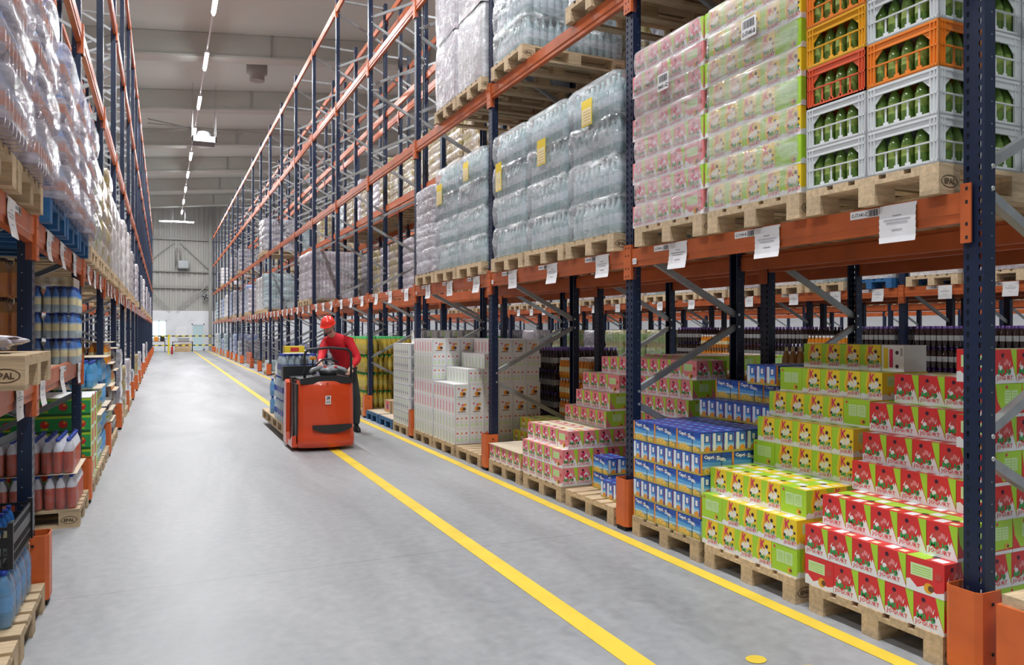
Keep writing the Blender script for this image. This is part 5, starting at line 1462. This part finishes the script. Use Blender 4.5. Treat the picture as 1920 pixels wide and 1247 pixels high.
    m.box((-.38, .95, 1.0), (.345, .99, 1.03), 'truckblack'); m.build('load_backrest', e)
truck()
GT = 'pallets on the forks of the truck'
for i, y in enumerate((11.64, 12.86)):
    p = pallet(1.915, y, .0962, ('wooden pallet on the truck forks, nearer the operator', 'wooden pallet on the truck forks, farther one')[i], group=GT, rz=math.pi / 2)
zt = .0962 + PZ + .001
k = 0
for t in range(3):
    for i in range(3):
        for j in range(5):
            if t == 2 and (j > 2 or i == 2 or (j == 0 and i == 1)): continue
            x = 1.645 + .266 * i; y = 11.16 + .185 * j + .02 * t
            if j > 0 and i == 1 and t < 2: continue
            k += 1
            pack('water', 3, 2, (x, y, zt + .325 * t), f'water pack on the truck, {ORD[t+1]} tier, {ORD[j+1]} row back, {ORD[i+1]} from the aisle side', 'water packs on the truck', parts=(i == 0 or t == 2) and j < 3)
for i in range(2):
    for t in range(1):
        pack('lightblue', 3, 2, (1.65 + .24 * i, 12.62, zt), f'light blue pack, far end of the truck load, {ORD[i+1]} from the aisle side', 'blue packs on the truck', parts=True)
        pack('lightblue', 3, 2, (1.65 + .24 * i, 12.62, zt + .275), f'upper light blue pack, far end of the truck load, {ORD[i+1]} from the aisle side', 'blue packs on the truck', parts=True)
m = MB(); m.box((1.55, 11.08, zt + .978), (1.9, 11.32, zt + .988), 'white'); m.box((1.62, 11.14, zt + .9882), (1.85, 11.17, zt + .9886), 'inkgrey'); tag(m.build('paper_sheet'), 'white sheet lying on top of the water packs on the truck', 'sheet')
m = MB(); m.box((-.14, -.1, 0), (.14, .1, .1), 'yellow'); m.box((-.06, -.1006, .02), (.06, -.1, .08), 'red'); tag(m.build('yellow_carton', None, (1.75, 11.62, zt + .9775)), 'small yellow carton on top of the truck load', 'carton')

# ------------------------------------------------------------------ the operator
def skin_mesh(name, nodes, edges, matname, parent, sub=2, extra=None):
    me = bpy.data.meshes.new(name); me.from_pydata([n[0] for n in nodes], edges, []); me.materials.append(M[matname])
    o = ob(name, me, (0, 0, 0), 0, parent)
    md = o.modifiers.new('skin', 'SKIN'); md.use_smooth_shade = True
    sv = me.skin_vertices[0].data
    for i, n in enumerate(nodes): sv[i].radius = (n[1], n[2] if len(n) > 2 else n[1]); sv[i].use_root = (i == 0)
    s_ = o.modifiers.new('sub', 'SUBSURF'); s_.levels = sub; s_.render_levels = sub
    return o
def person():
    e = tag(empty('person', (2.55, 11.75, 0)), 'person in red jacket, dark trousers and red hard hat bending over the truck', 'person')
    O = Vector((2.55, 11.75, 0))
    def L(*p): return tuple(Vector(p) - O)
    pel = L(2.53, 11.78, .97); w1 = L(2.50, 11.72, 1.12); ch = L(2.42, 11.62, 1.29); nk0 = L(2.34, 11.54, 1.43); nk1 = L(2.27, 11.48, 1.50); hd = L(2.215, 11.43, 1.585); hd2 = L(2.20, 11.42, 1.66)
    rs = L(2.22, 11.66, 1.38); re = L(2.12, 11.42, 1.17); rw = L(2.04, 11.12, 1.11)
    ls = L(2.54, 11.48, 1.38); le = L(2.65, 11.38, 1.12); lw = L(2.50, 11.20, 1.00)
    rh = L(2.44, 11.83, .93); rk = L(2.44, 11.70, .50); ra = L(2.43, 11.80, .10)
    lh = L(2.62, 11.74, .93); lk = L(2.68, 11.64, .50); la_ = L(2.70, 11.74, .10)
    nodes = [(pel, .12, .1), (w1, .11, .09), (ch, .125, .1), (nk0, .06), (nk1, .052), (hd, .072, .085), (hd2, .07, .08), (rs, .052), (re, .04), (rw, .027), (ls, .052), (le, .04), (lw, .027), (rh, .085), (rk, .055), (ra, .04), (lh, .085), (lk, .055), (la_, .04)]
    ed = [(0, 1), (1, 2), (2, 3), (3, 4), (4, 5), (5, 6), (3, 7), (7, 8), (8, 9), (3, 10), (10, 11), (11, 12), (0, 13), (13, 14), (14, 15), (0, 16), (16, 17), (17, 18)]
    # hands: palm and five fingers each, curled down onto the grips
    for wr, wi, fwd, side in ((Vector(rw), 9, Vector((-.1, -.85, -.5)), Vector((1, -.1, 0))), (Vector(lw), 12, Vector((-.5, -.75, -.45)), Vector((-.8, .5, 0)))):
        fwd.normalize(); side = (side - fwd * side.dot(fwd)).normalized(); dn = Vector((0, 0, -1))
        b = len(nodes); nodes.append((tuple(wr + fwd * .05), .030, .018)); ed.append((wi, b))
        for i, (off, ln) in enumerate(((-.030, .065), (-.010, .075), (.010, .072), (.029, .058))):
            p0 = wr + fwd * .088 + side * off; p1 = p0 + fwd * ln * .45 + dn * .008; p2 = p1 + fwd * ln * .3 + dn * .03
            c = len(nodes); nodes += [(tuple(p0), .0105), (tuple(p1), .009), (tuple(p2), .008)]; ed += [(b, c), (c, c + 1), (c + 1, c + 2)]
        p0 = wr + fwd * .045 - side * .036; p1 = p0 - side * .02 + fwd * .03 + dn * .01
        c = len(nodes); nodes += [(tuple(p0), .012), (tuple(p1), .010), (tuple(p1 + fwd * .022 + dn * .012), .009)]; ed += [(b, c), (c, c + 1), (c + 1, c + 2)]
    body = skin_mesh('body', nodes, ed, 'skin', e, 2)
    # face: built on the head along the look direction
    look = Vector((-.50, -.78, -.38)).normalized(); rt = look.cross(Vector((0, 0, 1))).normalized(); up = rt.cross(look).normalized(); hc = Vector(hd) + Vector((0, 0, .02))
    def F_(a, b, c): return tuple(hc + rt * a + up * b + look * c)
    m = MB(); m.tube([F_(0, .035, .075), F_(0, .0, .098), F_(0, -.012, .104), F_(0, -.018, .088)], [.006, .010, .014, .008], 8, 'skin'); m.build('nose', body)
    for s_ in (-1, 1):
        m = MB(); m.tube([F_(s_ * .03, .03, .072), F_(s_ * .03, .03, .083)], .011, 8, 'white'); m.tube([F_(s_ * .03, .03, .082), F_(s_ * .03, .03, .085)], .006, 8, 'ink'); m.tube([F_(s_ * .047, .045, .078), F_(s_ * .015, .05, .086)], .004, 6, 'hair'); m.build('eye', body)
        m = MB(); m.tube([F_(s_ * .078, .03, .0), F_(s_ * .092, .02, -.012), F_(s_ * .084, -.02, .0)], [.012, .012, .008], 8, 'skin'); m.build('ear', body)
    m = MB(); m.tube([F_(-.025, -.045, .078), F_(0, -.043, .087), F_(.025, -.045, .078)], [.004, .006, .004], 6, 'pink'); m.build('mouth', body)
    m = MB(); m.tube([F_(-.06, -.05, .03), F_(-.035, -.075, .065), F_(0, -.082, .075), F_(.035, -.075, .065), F_(.06, -.05, .03)], [.006, .009, .010, .009, .006], 8, 'hair'); m.build('beard', e)
    m = MB(); m.tube([F_(-.07, .02, -.04), F_(0, .0, -.088), F_(.07, .02, -.04)], [.02, .03, .02], 8, 'hair'); m.build('hair', e)
    # hard hat
    hm = MB(); X = Matrix((( rt.x, look.x, up.x, 0), (rt.y, look.y, up.y, 0), (rt.z, look.z, up.z, 0), (0, 0, 0, 1)))
    X.translation = hc + up * .045 + look * -.012
    pr = [(.105 * math.cos(a), .002 + .115 * math.sin(a), 'helmet') for a in [math.pi / 2 * i / 8 for i in range(8)]] + [(.004, .118, 'helmet')]
    Sx = Matrix.Diagonal((1, 1.2, 1, 1)); hm.lathe([(.112, -.012, 'helmet'), (.114, -.004, 'helmet')] + pr, 24, 0, 0, 0, X @ Sx)
    br = []
    for i in range(13):
        a = math.pi * i / 12; br.append((.108 * math.cos(a), .10 * math.sin(a) + .075 * max(0, math.sin(a)) ** 1.0))
    br2 = [(.10 * math.cos(math.pi * i / 12), .09 * math.sin(math.pi * i / 12)) for i in range(12, -1, -1)]
    hm.prism(br + br2, 2, -.014, -.006, 'helmet', X)
    for x in (-.03, 0, .03): hm.tube([tuple(X @ Vector((x, .11, .03))), tuple(X @ Vector((x, .05, .108))), tuple(X @ Vector((x, -.05, .108))), tuple(X @ Vector((x, -.11, .03)))], .006, 6, 'helmet')
    h = hm.build('hard_hat', e)
    # clothes
    N = [(L(2.53, 11.78, .90), .15, .12), (w1, .145, .125), (ch, .165, .135), (nk0, .095, .085), (L(2.29, 11.50, 1.475), .066), (rs, .078), (re, .062), (L(2.045, 11.15, 1.115), .043), (ls, .078), (le, .064), (L(2.52, 11.225, 1.015), .043)]
    skin_mesh('jacket', N, [(0, 1), (1, 2), (2, 3), (3, 4), (3, 5), (5, 6), (6, 7), (3, 8), (8, 9), (9, 10)], 'jacket', e)
    N = [(L(2.53, 11.78, .99), .135, .11), (rh, .095), (rk, .075), (L(2.43, 11.79, .09), .062), (lh, .098), (lk, .076), (L(2.70, 11.73, .09), .064)]
    skin_mesh('trousers', N, [(0, 1), (1, 2), (2, 3), (0, 4), (4, 5), (5, 6)], 'trousers', e)
    for (x, y) in ((2.43, 11.80), (2.70, 11.74)):
        m = MB(); p = Vector((x, y, 0)) - O
        pl = [(-.04, .06), (-.048, 0), (-.045, -.12), (-.03, -.19), (0, -.205), (.03, -.19), (.045, -.12), (.048, 0), (.04, .06), (0, .08)]
        rings = [(0, 1), (.025, 1.02), (.05, .95), (.075, .72), (.10, .6)]
        vs = [(p.x + q[0] * s_, p.y + (q[1] if z < .06 else max(q[1], -.10)) * s_, z) for z, s_ in rings for q in pl]
        n = 10; m.raw(vs, [(i * n + j, i * n + (j + 1) % n, (i + 1) * n + (j + 1) % n, (i + 1) * n + j) for i in range(4) for j in range(n)] + [tuple(range(n))[::-1], tuple(40 + j for j in range(n))], 'shoe', True); m.build('shoe', e)
person()

# ------------------------------------------------------------------ lamps and roof fittings
tb = MB(); tb.tube([(0, -.75, -.01), (0, .75, -.01)], .04, 10, 'glow'); TBM = tb.mesh('tube')
hb = MB(); hb.box((-.06, -.8, .03), (.06, .8, .09), 'lampbody'); hb.box((.035, -.7, .09), (.045, -.69, .6), 'steel'); hb.box((.035, .69, .09), (.045, .7, .6), 'steel'); HBM = hb.mesh('lamp_housing')
for i, y in enumerate(LAMP_YS):
    if y < 0: continue
    o = tag(ob('strip_lamp', HBM, (AISLE_X, y, LAMP_Z)), f'glowing strip lamp in the row above the aisle, {ORD[min(i,20)]} from the near end end', 'ceiling lamp', 'strip lamps above the aisle')
    ob('tube', TBM, (0, 0, 0), 0, o)
m = MB(); m.box((AISLE_X - .02, 0, LAMP_Z + .1), (AISLE_X + .02, 62, LAMP_Z + .13), 'lampbody'); tag(m.build('lamp_rail'), 'long thin white rail carrying the strip lamps along the aisle', 'lamp rail')
for i, (x, y, z, L_) in enumerate(((1.0, 58.2, 9.1, 1.9), (.2, 61.8, 9.55, .9))):
    m = MB(); m.box((x - L_ / 2 - .05, y - .05, z + .03), (x + L_ / 2 + .05, y + .05, z + .08), 'lampbody'); m.box((x - .4, y - .01, z + .08), (x - .38, y + .01, 10.745 + .1 * (x + .15)), 'steel'); m.box((x + .38, y - .01, z + .08), (x + .4, y + .01, 10.745 + .1 * (x + 1.3)), 'steel')
    o = tag(m.build('strip_lamp'), ('crosswise strip lamp in front of the back wall', 'smaller crosswise strip lamp close to the back wall')[i], 'ceiling lamp')
    m = MB(); m.tube([(x - L_ / 2, y, z), (x + L_ / 2, y, z)], .028, 10, 'glow'); m.build('tube', o)
e = tag(empty('unit_heater', (1.42, 31.9, 8.75)), 'white square heater unit hanging from the roof beside the lamps', 'heater')
m = MB()
for a in (-.42, .40): m.box((a, -.42, 0), (a + .04, .42, .22), 'grey'); m.box((-.42, a, 0), (.44, a + .04, .22), 'grey')
m.box((-.38, -.38, .16), (.4, .4, .2), 'steel'); m.build('housing', e)
m = MB(); m.lathe([(.30, .2, 'truckgrey'), (.28, .34, 'truckgrey'), (.2, .46, 'truckgrey'), (.05, .5, 'truckgrey')], 20); m.build('fan_dome', e)
m = MB()
for a in (-.4, .42):
    for b in (-.4, .42): m.bar((a, b, .2), (a, b, 2.2), .015, .015, 'steel')
m.build('hanger', e)
e = tag(empty('roof_vent', (3.08, 29.0, 10.55)), 'round grey ventilation outlet under the roof, beside the strip lamps', 'roof vent')
m = MB(); m.lathe([(.26, 0, 'girt'), (.26, .25, 'girt'), (.36, .27, 'girt'), (.36, .36, 'girt'), (.36, .6, 'girt')], 24); m.build('outlet', e)
for i, (p, q) in enumerate((((-2.4, 36.2, 9.75), (1.6, 35.4, 10.2)), ((1.0, 35.4, 10.2), (6.2, 36.6, 10.6)), ((-.6, 35.6, 10.25), (3.2, 35.6, 10.2)), ((-.6, 35.9, 10.5), (2.6, 36, 10.1)))):
    m = MB(); m.bar(p, q, .04, .04, 'girt'); struct(m.build('trim_%d' % (30 + i)))['label'] = 'thin roof bracing rod'
# ------------------------------------------------------------------ the far end
m = MB(); m.box((.27, 53.95, 0), (.37, 54.05, 1.27), 'yellowpost'); m.box((.22, 53.9, 0), (.42, 54.1, .012), 'yellowpost'); tag(m.build('barrier_post'), 'bright yellow barrier post in front of the white back wall', 'post')
for i, z in enumerate((1.18, .58)):
    m = MB(); x = -.9; k = 0
    while x < 2.95:
        m.box((x, 54.06, z - .035), (x + .2, 54.066, z + .035), ('yellowpost', 'ink')[k % 2]); x += .2; k += 1
    tag(m.build('barrier_tape'), ('upper yellow and black barrier tape across the aisle end', 'lower yellow and black barrier tape across the aisle end')[i], 'barrier tape')
for i, (x, w_, h) in enumerate(((.75, .35, .55), (1.12, .34, .6), (1.48, .34, .6))):
    m = MB(); m.box((x, 60.0, 0), (x + w_, 60.5, h), 'card'); m.box((x, 59.999, h * .47), (x + w_, 60.0, h * .53), 'cardpale'); tag(m.build('cardboard_box'), f'brown cardboard box at the back wall, {ORD[i+1]} from the yellow post', 'box', 'boxes at the back wall')
def table(x0, x1, y, h, label):
    e = tag(empty('table', ((x0 + x1) / 2, y, 0)), label, 'table'); w_ = (x1 - x0) / 2
    m = MB(); m.box((-w_, -.35, h - .04), (w_, .35, h), 'brownp'); m.build('table_top', e)
    for a in (-w_ + .04, w_ - .04):
        for b in (-.3, .3): m = MB(); m.box((a - .025, b - .025, 0), (a + .025, b + .025, h - .04), 'ink'); m.build('leg', e)
table(-1.3, .15, 60.4, .78, 'dark work table below the back window'); table(.6, 2.0, 61.6, .72, 'dark table behind the brown boxes at the back wall')
m = MB(); m.box((1.0, 61.4, .721), (1.75, 61.9, 1.0), 'grey'); m.box((1.05, 61.45, 1.0), (1.7, 61.85, 1.05), 'white'); tag(m.build('printer'), 'grey office machine on the table at the back wall', 'printer')
m = MB(); m.box((.9, 63.8, 1.1), (1.65, 63.89, 1.72), 'white'); m.box((.92, 63.795, 1.12), (1.63, 63.8, 1.7), 'paper'); tag(m.build('notice_board'), 'white notice board on the back wall between window and door', 'board')
for i, x in enumerate((-1.1, -.6, -.2)):
    m = MB(); m.box((x, 60.3, .781), (x + .3, 60.6, 1.02 + .06 * i), ('blue', 'orangep', 'ink')[i]); tag(m.build('storage_box'), ('blue', 'orange', 'black')[i] + ' box on the work table below the window', 'box')
m = MB(); m.lathe([(.07, 0, 'red'), (.07, .42, 'red'), (.03, .5, 'ink')], 12); tag(m.build('fire_extinguisher', None, (.52, 55.0, .0)), 'red fire extinguisher beside the yellow barrier post', 'fire extinguisher')
e = tag(empty('wall_fan', (2.95, 63.6, 4.1)), 'round dark fan on the back wall, high above the floor', 'fan')
m = MB(); m.tube([(.26 * math.cos(t * .3927), 0, .26 * math.sin(t * .3927)) for t in range(16)], .025, 8, 'truckgrey', closed=True); m.build('ring', e)
m = MB()
for k in range(4): a = k * math.pi / 2 + .3; m.prism([(0, -.03), (.22, -.07), (.24, .05), (0, .03)], 1, -.01, .01, 'ink', Matrix.Rotation(a, 4, 'Y'))
m.build('blade', e); m = MB(); m.tube([(0, -.05, 0), (0, .25, 0)], .05, 10, 'ink'); m.build('motor', e)
e = tag(empty('air_heater', (1.4, 63.3, 6.25)), 'grey louvred air heater on the back wall', 'heater')
m = MB(); m.box((-.38, 0, 0), (.38, .4, .62), 'truckgrey'); m.build('housing', e)
m = MB()
for k in range(6): m.box((-.34, -.02, .05 + .09 * k), (.34, 0, .11 + .09 * k), 'steel')
m.build('louvre', e); m = MB(); m.tube([(-.2, .2, .62), (-.2, .2, 1.5), (-.45, .2, 1.6), (-.5, .2, 1.5), (-.5, .2, .3)], .07, 10, 'girt'); m.build('duct', e)

tag(FAR.build('bottle_packs'), 'packs of dark, brown and yellow bottles stacked deep in the racks', 'bottle packs', kind='stuff')
